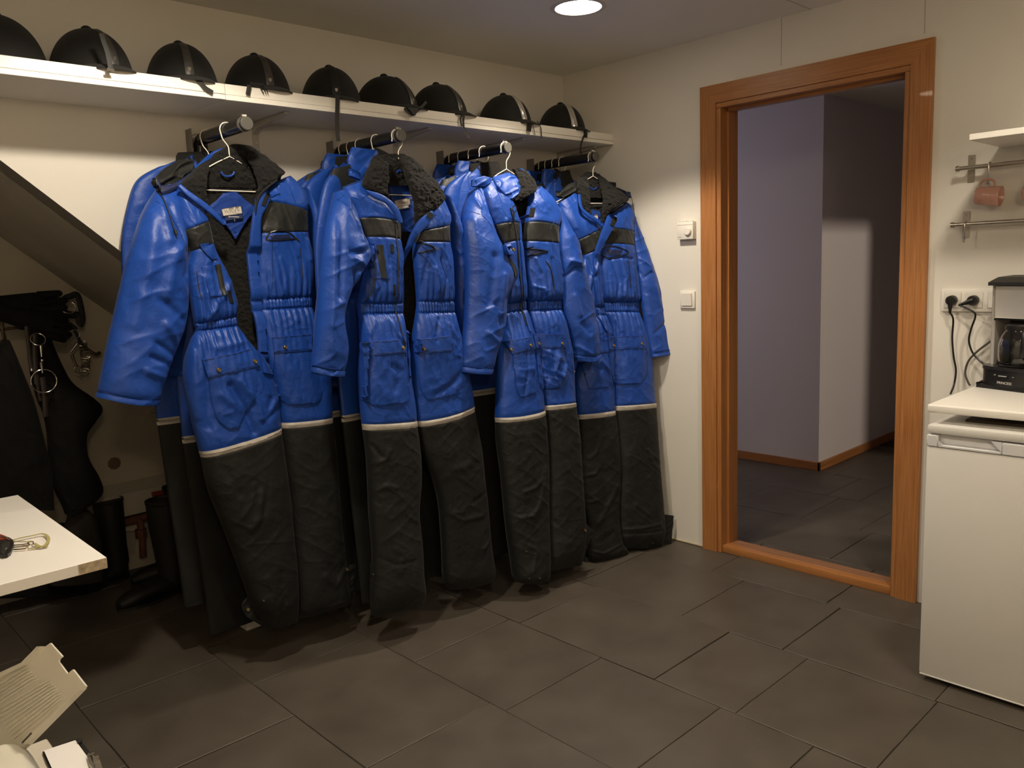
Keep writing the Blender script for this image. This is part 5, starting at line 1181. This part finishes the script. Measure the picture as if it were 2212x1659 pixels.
# boots on the alcove floor
RUB = mat('black_rubber', (.007, .006, .0055), .6)
def boot(px, py, ang, sc, label):
    o = empty('rubber_boot', (px, py, 0), label, 'boot', 'black boots under the stairs', rotz=ang)
    b = MB(); b.tube([(0, 0, .40 * sc), (.0, 0, .30 * sc), (.005, 0, .18 * sc), (.01, 0, .10 * sc), (.0, 0, .055 * sc)], [.068 * sc, .066 * sc, .058 * sc, .056 * sc, .050 * sc], 18)
    b.build('shaft', RUB, o, world=False)
    MB().tube([(.055 * sc, 0, .045 * sc), (.03 * sc, 0, .052 * sc), (-.05 * sc, 0, .056 * sc), (-.13 * sc, 0, .045 * sc), (-.19 * sc, 0, .036 * sc), (-.225 * sc, 0, .028 * sc), (-.235 * sc, 0, .026 * sc)], [.02 * sc, .042 * sc, .050 * sc, .046 * sc, .040 * sc, .026 * sc, .006 * sc], 18, flat=.75).build('foot', RUB, o, world=False)
    pts = []
    for k in range(28):
        a = 2 * PI * k / 28; c = math.cos(a); pts.append(((-.085 + (.15 * c)) * sc, .048 * sc * math.sin(a) * (1.05 if c < 0 else .85), 0))
    MB().poly(pts, (0, 0, .014 * sc)).build('sole', RUB, o, smooth=False, world=False)
    MB().lathe([(.068 * sc, .395 * sc), (.071 * sc, .40 * sc), (.071 * sc, .41 * sc), (.062 * sc, .41 * sc)], 20).build('rim', RUB, o, world=False)
boot(-1.98, .62, math.radians(8), 1.05, 'black rubber boot in the alcove, toe pointing left beside the suit legs')
boot(-1.84, .80, math.radians(-10), 1.05, 'black rubber boot standing just behind the nearer boot')
boot(-2.10, .98, math.radians(5), .95, 'low black boot at the back of the alcove, toe pointing left')

# ------------------------------------------------------------ white table with keys
T = empty('side_table', (-3.2, -.55, 0), 'white laminate table corner reaching in from the left edge', 'table')
tx, ty, tz = -2.662, -.947, .74
MB().box((-3.75, ty, tz - .0265), (tx, -.12, tz), .0012).build('table_top', mat('table_white', (.90, .86, .80), .4), T)
MB().box((tx - .062, ty - .0006, tz - .0255), (tx - .0008, ty + .001, tz - .001)).build('bare_edge', mat('raw_chipboard', (.48, .38, .26), .9, bump=.8, bscale=160, var=.3, vscale=90), T, smooth=False)
for x, y in [(-3.70, -.90), (-3.2, -.90), (-3.70, -.17), (-3.2, -.17)]: MB().box((x, y, 0), (x + .04, y + .04, tz - .0268), .002).build('leg', WHITE, T)
kz = tz + .0008
K = empty('car_keys', tuple(at(30, 1180, 2, kz)), 'bunch of car keys with a black fob and yellow lanyard loop on the white table', 'keys')
def kt(px, z): return [tuple(at(u, v, 2, z)) for u, v in px]
# fob
fo = MB().poly(kt([(-18, 1186), (-12, 1178), (2, 1169), (22, 1168), (30, 1174), (31, 1182), (24, 1199), (16, 1205), (4, 1206), (-16, 1203)], kz + .0005)[::1], (0, 0, .010))
bm_ = fo.bm; bmesh.ops.bevel(bm_, geom=[e for e in bm_.edges], offset=.0018, segments=2, affect='EDGES')
fob = fo.build('key_fob', mat('fob_plastic', (.018, .016, .015), .3), K)
MB().poly(kt([(4, 1176), (14, 1171), (21, 1173), (20, 1182), (10, 1198), (2, 1195)], kz + .0106), (0, 0, .0010)).build('fob_button', mat('fob_button', (.03, .028, .026), .45), fob, smooth=False)
MB().poly(kt([(-20, 1161), (0, 1158), (14, 1163), (18, 1168), (-18, 1172)], kz + .006), (0, 0, .006)).build('red_tag', mat('red_plastic', (.30, .05, .03), .4), K)
MB().tube(smoothpath(kt([(-10, 1158), (4, 1159), (14, 1161), (20, 1165)], kz + .014)), .0022, 8).build('split_ring', CHROME, K)
YEL = mat('yellow_webbing', (.42, .36, .13), .7, bump=.4, bscale=600)
P_ = kt([(20, 1167), (30, 1166), (45, 1162), (70, 1157), (90, 1153), (100, 1156), (105, 1163), (103, 1171), (95, 1179), (85, 1180), (74, 1174)], kz + .006)
MB().tube(smoothpath(P_), .0038, 6, flat=.35, up=(.3, 0, 1)).build('lanyard', YEL, K)
MB().tube(smoothpath(kt([(60, 1186), (75, 1184), (90, 1182), (103, 1181)], kz + .003)), .0035, 6, flat=.35, up=(.3, 0, 1)).build('lanyard', YEL, K)
MB().tube(smoothpath(kt([(20, 1167), (35, 1170), (50, 1170), (66, 1171)], kz + .008)), .0034, 6, flat=.35, up=(.3, 0, 1)).build('lanyard', YEL, K)
KB = mat('key_brass', (.50, .36, .18), .3, 1)
for px in ([(30, 1178), (48, 1176), (64, 1174)], [(30, 1182), (46, 1181), (62, 1179)], [(30, 1187), (44, 1187), (56, 1185)]):
    MB().tube(kt(px, kz + .004), [.0028, .0026, .0034], 6, flat=.4, up=(0, 0, 1)).build('key', KB, K)
MB().tube(smoothpath(kt([(62, 1170), (70, 1170), (72, 1174), (66, 1177), (60, 1174), (62, 1170)], kz + .008)), .0014, 8).build('split_ring', CHROME, K)
def gtext(s, loc, X, Y, size, m, parent, name='lettering', ext=.0002, align='CENTER'):
    c = bpy.data.curves.new(name, 'FONT'); c.body = s; c.size = size; c.align_x = align; c.align_y = 'CENTER'; c.extrude = ext; c.resolution_u = 3
    o = bpy.data.objects.new(name, c); COL.objects.link(o)
    X = Vector(X).normalized(); Y = Vector(Y).normalized(); Z = X.cross(Y); M = Matrix.Identity(4)
    for i in range(3): M[i][0] = X[i]; M[i][1] = Y[i]; M[i][2] = Z[i]; M[i][3] = loc[i]
    bpy.context.view_layer.update(); me = bpy.data.meshes.new_from_object(o.evaluated_get(bpy.context.evaluated_depsgraph_get())); bpy.data.objects.remove(o)
    q = parent; L = Vector((0, 0, 0))
    while q is not None: L += Vector(q.location); q = q.parent
    me.transform(Matrix.Translation(-L) @ M); me.materials.clear(); return link(name, me, m, parent)
A_, B_ = at(10, 1192, 2, kz + .0118), at(16, 1178, 2, kz + .0118)
gtext('LOCK', (A_ + B_) / 2, B_ - A_, Vector((0, 0, 1)).cross(B_ - A_), .006, mat('grey_print2', (.25, .25, .25), .5), fob)

# ------------------------------------------------------------ desk, printer, paper in the lower left corner
dz = .62
DK = empty('desk', (-3.3, -1.9, 0), 'cream desk corner under the printer in the lower left corner', 'desk')
cA = at(95, 1622, 2, dz); cB = at(82, 1598, 2, dz)
MB().box((-4.0, -2.75, dz - .025), (-2.925, -1.452, dz), .002).build('desk_top', mat('cream_laminate', (.62, .56, .46), .45), DK)
for x, y in [(-3.95, -2.70), (-3.35, -2.70), (-3.95, -1.55), (-3.35, -1.55)]: MB().box((x, y, 0), (x + .05, y + .05, dz - .0255), .002).build('leg', mat('cream_laminate', (.62, .56, .46), .45), DK)
PR = empty('printer', (-3.12, -1.75, dz), 'pale grey desktop printer with a rounded cover, cut off by the lower left corner', 'printer')
PG = mat('printer_grey', (.66, .63, .54), .42)
MB().box((-3.42, -2.10, dz + .0008), (-2.995, -1.64, dz + .050), .010, 3).build('base', mat('printer_dark', (.06, .055, .05), .4), PR)
MB().box((-3.43, -2.11, dz + .035), (-2.985, -1.628, dz + .122), .040, 6).build('cover', PG, PR)
# document tray
Ta, Tb, Td = at(112, 1390, 2, .86), at(188, 1480, 2, .835), at(75, 1607, 2, .735)
tn = (Tb - Ta).cross(Td - Ta).normalized()
if tn.z < 0: tn = -tn
def tp(u, v, o=0):
    r = Vector(ray(u, v)); t = (tn.dot(Ta - Vector(CAM))) / tn.dot(r); return Vector(CAM) + r * t + tn * o
tr = MB().poly([tp(*q) for q in [(112, 1389), (138, 1418), (131, 1424), (130, 1430), (149, 1455), (161, 1446), (189, 1482), (186, 1489), (70, 1607), (30, 1640), (-60, 1560), (-40, 1497), (0, 1464), (16, 1451), (60, 1431), (85, 1408)]], tn * .0025).build('paper_tray', PG, PR, smooth=False)
b = MB()
for k in range(9):
    f = k / 8; a = (112 + f * 32 + 0, 1478 + f * 38 - 10); e = (a[0] - 118 + f * 10, a[1] + 68 + f * 20)
    b.tube([tp(a[0], a[1], .002), tp(a[0] - 8, a[1] + 5, .0042), tp(e[0], e[1], .0042)], .0012, 6)
b.build('tray_rib', PG, tr)
b = MB()
for k in range(6):
    f = k / 5; a = (75 + f * 22 - 10, 1440 + f * 26); e = (a[0] - 90, a[1] + 58)
    b.tube([tp(a[0], a[1], .002), tp(a[0] - 8, a[1] + 5, .0042), tp(e[0], e[1], .0042)], .0012, 6)
b.build('tray_rib', PG, tr)
MB().poly([tp(*q, .0025) for q in [(178, 1494), (186, 1489), (70, 1607), (62, 1600), (128, 1540), (134, 1535)]], tn * .007).build('side_lip', PG, tr, smooth=False)
MB().poly([tp(*q, .002) for q in [(102, 1396), (94, 1396), (86, 1405), (60, 1431), (16, 1451), (-40, 1494), (-36, 1500), (20, 1460), (66, 1436)]], tn * .008).build('side_lip', PG, tr, smooth=False)
MB().tube([tp(84, 1582, .0105), tp(65, 1602, .0105)], .0011, 6).build('slot', BLACKP, tr)
PA = empty('paper_stack', tuple(at(150, 1640, 2, dz)), 'small stack of white paper on a black clipboard beside the printer', 'paper')
MB().poly([at(u, v, 2, dz + .0008) for u, v in [(92, 1628), (150, 1604), (172, 1598), (240, 1690), (150, 1740), (100, 1650)]], (0, 0, .003)).build('clipboard', BLACKP, PA, smooth=False)
for k in range(5):
    j = .0006 * (k % 2)
    MB().poly([at(u, v, 2, dz + .0042 + k * .0009) + V3(j, -j, 0) for u, v in [(95, 1622), (162, 1600), (222, 1683), (140, 1722)]], (0, 0, .0007)).build('sheet', mat('paper_white', (.82, .79, .76), .7), PA, smooth=False)
pz = dz + .010
MB().tube([at(168, 1602, 2, pz), at(176, 1600, 2, pz)], .0042, 12).tube([at(176, 1600, 2, pz), at(177, 1599.8, 2, pz)], .003, 12).build('pen_end', BLACKP, PA)
CL = MB()
def cq(px, z0, h): CL.poly([at(u, v, 2, pz + z0) for u, v in px], (0, 0, h))
cq([(188, 1637), (193, 1630), (199, 1648), (206, 1659), (204, 1668), (193, 1655)], .0, .004)
cq([(192, 1632), (203, 1627), (205, 1630), (194, 1635)], .004, .002)
cq([(199, 1634), (202, 1633), (206, 1640), (203, 1641)], .003, .002)
cq([(201, 1646), (213, 1641), (216, 1646), (203, 1652)], .0, .008)
cq([(203, 1652), (216, 1646), (222, 1664), (206, 1668)], .0, .004)
CL.build('clip', STEEL, PA, smooth=False)

# ------------------------------------------------------------ fridge, worktop, coffee maker
FR = empty('fridge', (-.31, -2.31, 0), 'white under-counter fridge with a recessed door handle strip', 'fridge')
fy0, fy1 = -2.60, -2.024
MB().box((-.555, fy0, .025), (-.03, fy1, .808), .003).build('body', FRIDGE, FR)
MB().box((-.603, fy0, .812), (-.02, fy1, .839), .006, 2).build('top_board', FRIDGE, FR)
dr = MB().box((-.602, fy0, .022), (-.556, fy1, .770), .005, 2).build('door', FRIDGE, FR)
hs = MB()
r0, r1_ = -2.057, -2.23
hs.box((-.603, r0, .7715), (-.556, fy1, .8085), .003); hs.box((-.603, fy0, .7715), (-.556, r1_, .8085), .003)
hs.box((-.603, r1_, .7715), (-.556, r0, .780), .002); hs.box((-.580, r1_, .780), (-.556, r0, .8085), .001)
hs.poly([(-.603, r1_, .780), (-.603, r1_, .8085), (-.603, r1_ + .028, .8085)], (.03, 0, 0)); hs.poly([(-.603, r0, .780), (-.603, r0, .79), (-.603, r0 - .012, .780)], (.03, 0, 0))
hs.build('handle_strip', mat('handle_white', (.68, .68, .69), .35), FR)
MB().box((-.603, fy0 + .002, .018), (-.560, fy1 - .002, .024), .002).build('bottom_trim', FRIDGE, FR)
for x, y in [(-.50, -2.07), (-.50, -2.55), (-.1, -2.07), (-.1, -2.55)]: MB().lathe([(0, 0), (.02, 0), (.02, .027), (0, .027)], 16, Matrix.Translation((x, y, 0))).build('foot', BLACKP, FR)
WT = empty('worktop', (-.3, -2.9, .87), 'white worktop over the fridge carrying the coffee maker', 'worktop')
MB().box((-.577, -3.6, .872), (-.0008, -2.013, .898), .006, 3).build('top', WHITE, WT)
MB().box((-.03, -3.6, .82), (-.0008, -2.61, .8718), .002).box((-.577, -3.6, 0), (-.0008, -3.57, .8715), .002).box((-.018, -2.60, .840), (-.0008, -2.03, .8718), .001).build('cleat', WHITE, WT)
gtmp = MB().box((-.50, -2.58, .8395), (-.06, -2.10, .8475), .001).build('gap_shade', mat('gap_shade_brown', (.05, .032, .02), .5))  # dark slab standing for the shade under the worktop
tag(gtmp, 'flat dark brown slab added as the shade between the fridge top and the worktop', 'shade')
CZ = .8985
CMX = Matrix.Translation((-.112, -2.150, CZ)) @ Matrix.Rotation(math.atan2(-.94, -.34), 4, 'Z')   # local x = viewer's right, local -y = towards the wall
# local frame: x to the right seen from the front, y away from the front is negative
def cmv(x, y, z): return CMX @ Vector((x, y, z))
CMK = empty('coffee_maker', (-.112, -2.150, CZ), 'black and silver filter coffee maker with a glass jug on the worktop', 'coffee maker')
SIL = mat('silver_plastic', (.50, .47, .42), .32, .35)
fy = 1  # front is +y in this local frame when x' = (-.34,-.94): y' = z cross x' = (.94,-.34)*... flipped below
sgn = -1
def CB(a, b, bev=.004, seg=2): return MB().box((a[0], sgn * a[1], a[2]), (b[0], sgn * b[1], b[2]), bev, seg, CMX)
CB((-.098, -.078, .0), (.105, .085, .012), .005).build('foot_ring', BLACKP, CMK)
prof = []
b = MB(); pts = []
for k in range(21):
    a = PI * k / 20; pts.append((.102 * math.cos(a) ** 1 if abs(math.cos(a)) > 1e-6 else 0, .035 + .055 * math.sin(a) ** .7))
base_pts = [(-.102, -.078)] + [(-x, y) for x, y in pts] + [(.102, -.078)]
b.poly([CMX @ Vector((x, sgn * y, .008)) for x, y in base_pts], (0, 0, .062)); bs = b.build('base', BLACKP, CMK)
b = MB(); b.poly([CMX @ Vector((x, sgn * (y + .002 if y > 0 else y), .020)) for x, y in [(-.1035, -.05), (-.1035, .035), (-.098, .055), (-.085, .067), (-.08, .06), (-.08, -.05)]], (0, 0, .040)); b.build('silver_band', SIL, bs)
b = MB(); b.poly([CMX @ Vector((x * 1.03, sgn * y * 1.03, .064)) for x, y in base_pts], (0, 0, .012)); b.build('warming_ledge', GLOSSB, CMK)
CB((-.092, -.076, .076), (.098, -.045, .30), .003).build('water_tank', BLACKP, CMK)
CB((-.094, -.076, .070), (-.080, .030, .345), .003).build('silver_column', SIL, CMK)
CB((.080, -.076, .070), (.096, .030, .345), .003).build('silver_column', SIL, CMK)
CB((-.080, -.05, .230), (.085, .036, .345), .003).build('brew_head', BLACKP, CMK)
CB((-.076, .034, .236), (.082, .042, .343), .002).build('silver_front', SIL, CMK)
MB().poly([CMX @ Vector((x, sgn * y, z)) for x, y, z in [(-.100, -.08, .345), (-.100, .05, .345), (-.100, .05, .356), (-.100, .0, .372), (-.100, -.08, .376)]], (CMX.to_3x3() @ Vector((.205, 0, 0)))).build('lid', mat('lid_black', (.02, .018, .016), .5, bump=.3, bscale=500), CMK, smooth=False)
MB().lathe([(0, .076), (.060, .077), (.062, .08), (.058, .083)], 32, CMX @ Matrix.Translation((.005, sgn * .02, 0))).build('hot_plate', BLACKP, CMK)
gl = mat('jug_glass', (.9, .9, .9), .03, trans=1, ior=1.45)
jug = MB().lathe([(0, .0835), (.055, .0838), (.064, .092), (.067, .115), (.066, .15), (.058, .18), (.046, .200), (.046, .208), (.0445, .208), (.0445, .200), (.0565, .179), (.0645, .15), (.0655, .115), (.0625, .093), (.054, .0855), (0, .0855)], 44, CMX @ Matrix.Translation((.005, sgn * .02, 0))).build('glass_jug', gl, CMK)
MB().lathe([(.047, .198), (.0495, .200), (.0495, .213), (.045, .218), (0, .220)], 36, CMX @ Matrix.Translation((.005, sgn * .02, 0))).build('jug_lid', BLACKP, jug)
MB().tube(smoothpath([cmv(.050, sgn * .045, .205), cmv(.066, sgn * .085, .205), cmv(.072, sgn * .105, .185), cmv(.070, sgn * .105, .13), cmv(.062, sgn * .082, .11)]), .009, 10, flat=.6).build('jug_handle', BLACKP, jug)
fx = CMX.to_3x3() @ Vector((1, 0, 0))
def front(x, z, o=.0008):
    th = math.acos(max(-1, min(1, x / .102))); return cmv(x, sgn * (.035 + .055 * max(0, math.sin(th)) ** .7 + o), z)
b = MB(); b.tube([front(-.016, .047, .001), front(.014, .047, .001)], .0075, 12, flat=.6); b.build('rocker_switch', GLOSSB, bs)
gtext('PRINCESS', front(.002, .024), fx, (0, 0, 1), .012, mat('white_print', (.62, .60, .56), .5), bs, 'logo')
gtext('off', front(-.034, .049), fx, (0, 0, 1), .006, mat('white_print', (.62, .60, .56), .5), bs)
gtext('on', front(.030, .047), fx, (0, 0, 1), .006, mat('white_print', (.62, .60, .56), .5), bs)

# ------------------------------------------------------------ sockets, plugs and cords
SO = empty('socket_strip', (0, -1.96, 1.187), 'white triple wall socket panel above the worktop', 'socket')
MB().box((-.011, -2.077, 1.1455), (0, -1.853, 1.2275), .003, 2).build('frame', PLASTW, SO)
for yc in (-1.893, -1.964, -2.036):
    MB().box((-.0125, yc - .0285, 1.187 - .0285), (-.009, yc + .0285, 1.187 + .0285), .0006).build('gap', mat('shadow_gap', (.45, .42, .37), .6), SO)
    MB().box((-.0135, yc - .0275, 1.187 - .0275), (-.009, yc + .0275, 1.187 + .0275), .001).build('socket_insert', PLASTW, SO)
MR = Matrix.Rotation(-PI / 2, 4, 'Y')
def plug(yc, dirv, label, path, path2=None):
    P = empty('power_plug', (-.03, yc, 1.187), label, 'plug', 'black plugs and cords')
    b = MB(); b.lathe([(0, .026), (.015, .026), (.0175, .022), (.0185, .004), (.0185, 0)], 28, Matrix.Translation((-.0138, yc, 1.187)) @ MR)
    d = Vector(dirv).normalized(); p = Vector((-.034, yc, 1.187))
    b.tube([p - d * .006, p + d * .012, p + d * .03, p + d * .046], [.010, .0095, .006, .0042], 12); b.build('plug_body', BLACKP, P)
    MB().tube(smoothpath([p + d * .044] + [Vector(at(u, v, 0, x)) for u, v, x in path], 8), .0034, 8).build('cord', BLACKP, P)
    return P
plug(-1.893, (0, 0, -1), 'black plug in the left socket, cord hanging straight down', [(2059, 690, -.03), (2057, 730, -.02), (2060, 770, -.015), (2065, 800, -.015), (2061, 830, -.02), (2053, 851, -.045)])
plug(-1.964, (-.0, .9, -.35), 'black plug in the middle socket, cord curling behind the coffee maker', [(2100, 672, -.045), (2107, 683, -.04), (2098, 710, -.03), (2093, 735, -.025), (2100, 760, -.022), (2115, 778, -.025), (2131, 790, -.03), (2150, 800, -.02)])
b = MB(); b.tube(smoothpath([at(u, v, 0, x) for u, v, x in [(2150, 730, -.02), (2133, 742, -.02), (2110, 760, -.016), (2092, 780, -.014), (2085, 805, -.014), (2091, 825, -.02), (2096, 833, -.022)]]), .0036, 8)
tag(b.build('grey_cord', mat('cord_grey', (.06, .05, .042), .45)), 'loose dark cord crossing the other cord left of the coffee maker', 'cord')
b = MB(); b.tube([at(2111, 829, 2, CZ + .004), at(2122, 822, 2, CZ + .006), at(2135, 818, 2, CZ + .006)], .0035, 8)
tag(b.build('cord_end', BLACKP), 'short black cord end lying on the worktop by the coffee maker', 'cord')

# ------------------------------------------------------------ rails, hooks, cups, shelf
def rail(z, y0, label):
    R_ = empty('utensil_rail', (-.045, y0, z), label, 'rail', 'steel rails by the door')
    MB().tube([(-.045, y0 + .034, z), (-.045, -3.2, z)], .0075, 16).build('bar', STEEL, R_)
    MB().tube([(-.045, y0 + .036, z), (-.045, y0 + .026, z)], .0105, 16).build('end_cap', STEEL, R_)
    pl = MB().box((-.003, y0 - .012, z - .048), (-.0005, y0 + .012, z + .046), .001).build('wall_plate', STEEL, R_)
    for dz_ in (-.036, .034): MB().lathe([(0, .001), (.003, .001), (.004, .0)], 12, Matrix.Translation((-.003, y0, z + dz_)) @ MR).build('screw', CHROME, pl)
    MB().tube([(-.003, y0, z), (-.038, y0, z)], .006, 10).build('stand_off', STEEL, R_)
    return R_
rail(1.650, -1.935, 'upper brushed steel rail with pink cups hanging from it')
rail(1.456, -1.925, 'lower brushed steel rail with one empty hook')
def shook(y, z, label):
    o = empty('s_hook', (-.045, y, z), label, 'hook', 'steel s-hooks')
    x = -.045; pts = [(x + .008, y, z - .008), (x + .0105, y, z + .002), (x + .004, y, z + .0105), (x - .006, y, z + .0095), (x - .0105, y, z), (x - .010, y, z - .02), (x - .006, y, z - .045), (x - .004, y, z - .056), (x - .010, y, z - .062), (x - .017, y, z - .058), (x - .019, y, z - .05)]
    MB().tube(smoothpath(pts), .0022, 8).build('wire', STEEL, o); return o
shook(at(2137, 360, 0, -.05).y, 1.650, 'steel hook on the upper rail holding the left pink cup')
shook(at(2085, 485, 0, -.05).y, 1.456, 'empty steel hook at the end of the lower rail')
yr2 = at(2137, 360, 0, -.05).y - .145
shook(yr2, 1.650, 'steel hook on the upper rail holding the right pink cup')
def cup(y, label):
    o = empty('coffee_cup', (-.06, y, 1.545), label, 'cup', 'pink cups on the rail')
    c = Matrix.Translation((-.060, y, 1.547)) @ Matrix.Rotation(math.radians(6), 4, 'X') @ Matrix.Rotation(PI / 2, 4, 'X')
    b = MB().lathe([(0, -.036), (.022, -.036), (.0275, -.033), (.0305, -.024), (.0325, .0), (.0335, .03), (.034, .042), (.0330, .0435), (.0318, .042), (.0300, .0), (.027, -.028), (0, -.031)], 40, c); b.build('cup_body', PINK, o)
    hp = [(-.060, y + .022, 1.578), (-.060, y + .022, 1.592), (-.060, y + .012, 1.602), (-.060, y - .004, 1.603), (-.060, y - .018, 1.597), (-.060, y - .022, 1.584), (-.060, y - .018, 1.574)]
    MB().tube(smoothpath(hp), .0038, 10).build('handle', PINK, o)
    pts = []
    for k in range(17):
        a = math.radians(150 - k * 6); h = -.02 + k * .003; r = .0322 + .0004 * k / 8
        pts.append(c @ Vector((r * math.cos(math.radians(200) + .5 * math.sin(k * .55)), r * math.sin(math.radians(200) + .5 * math.sin(k * .55)), h)))
    MB().tube(pts, .0009, 6).build('relief_line', mat('pink_line', (.60, .36, .25), .3), o)
cy = at(2137, 360, 0, -.05).y
cup(cy, 'pink glazed cup hanging sideways by its handle, fully visible')
cup(yr2, 'pink glazed cup hanging by its handle, cut off by the right edge')
WS = empty('kitchen_shelf', (-.16, -2.6, 1.72), 'white wall shelf end at the right edge above the rails', 'shelf')
MB().box((-.332, -3.3, 1.709), (-.0008, -2.026, 1.728), .001).build('board', WHITE, WS)

# invented globe behind the camera, added as fill for ceiling and upper walls
GL = empty('fill_globe', (-3.5, -3.75, 2.12), 'added fill light shaped as an opal globe on a stem, unseen behind the view', 'lamp')
MB().tube([(-3.5, -3.75, 2.20), (-3.5, -3.75, HC)], .008, 10).lathe([(0, 0), (.05, 0), (.05, -.015), (0, -.015)], 24, Matrix.Translation((-3.5, -3.75, HC))).build('stem', BLACKP, GL)
ng = bmesh.new(); bmesh.ops.create_uvsphere(ng, u_segments=32, v_segments=20, radius=.11); bmesh.ops.translate(ng, verts=ng.verts, vec=(-3.5, -3.75, 2.10)); q_ = MB(); q_.bm.free(); q_.bm = ng
q_.build('globe', mat('fill_glow', (1, .95, .85), .5, emit=(1, .80, .54), estr=GLOBE_FILL), GL)
HLm = empty('hall_lamp', (1.9, -4.0, 2.33), 'round ceiling lamp in the hall beyond the door, out of view', 'lamp')
MB().lathe([(0, -.03), (.10, -.025), (.12, 0)], 32, Matrix.Translation((1.9, -4.0, HC))).build('diffuser', mat('hall_glow', (1, .9, .75), .5, emit=(1, .86, .66), estr=6), HLm)
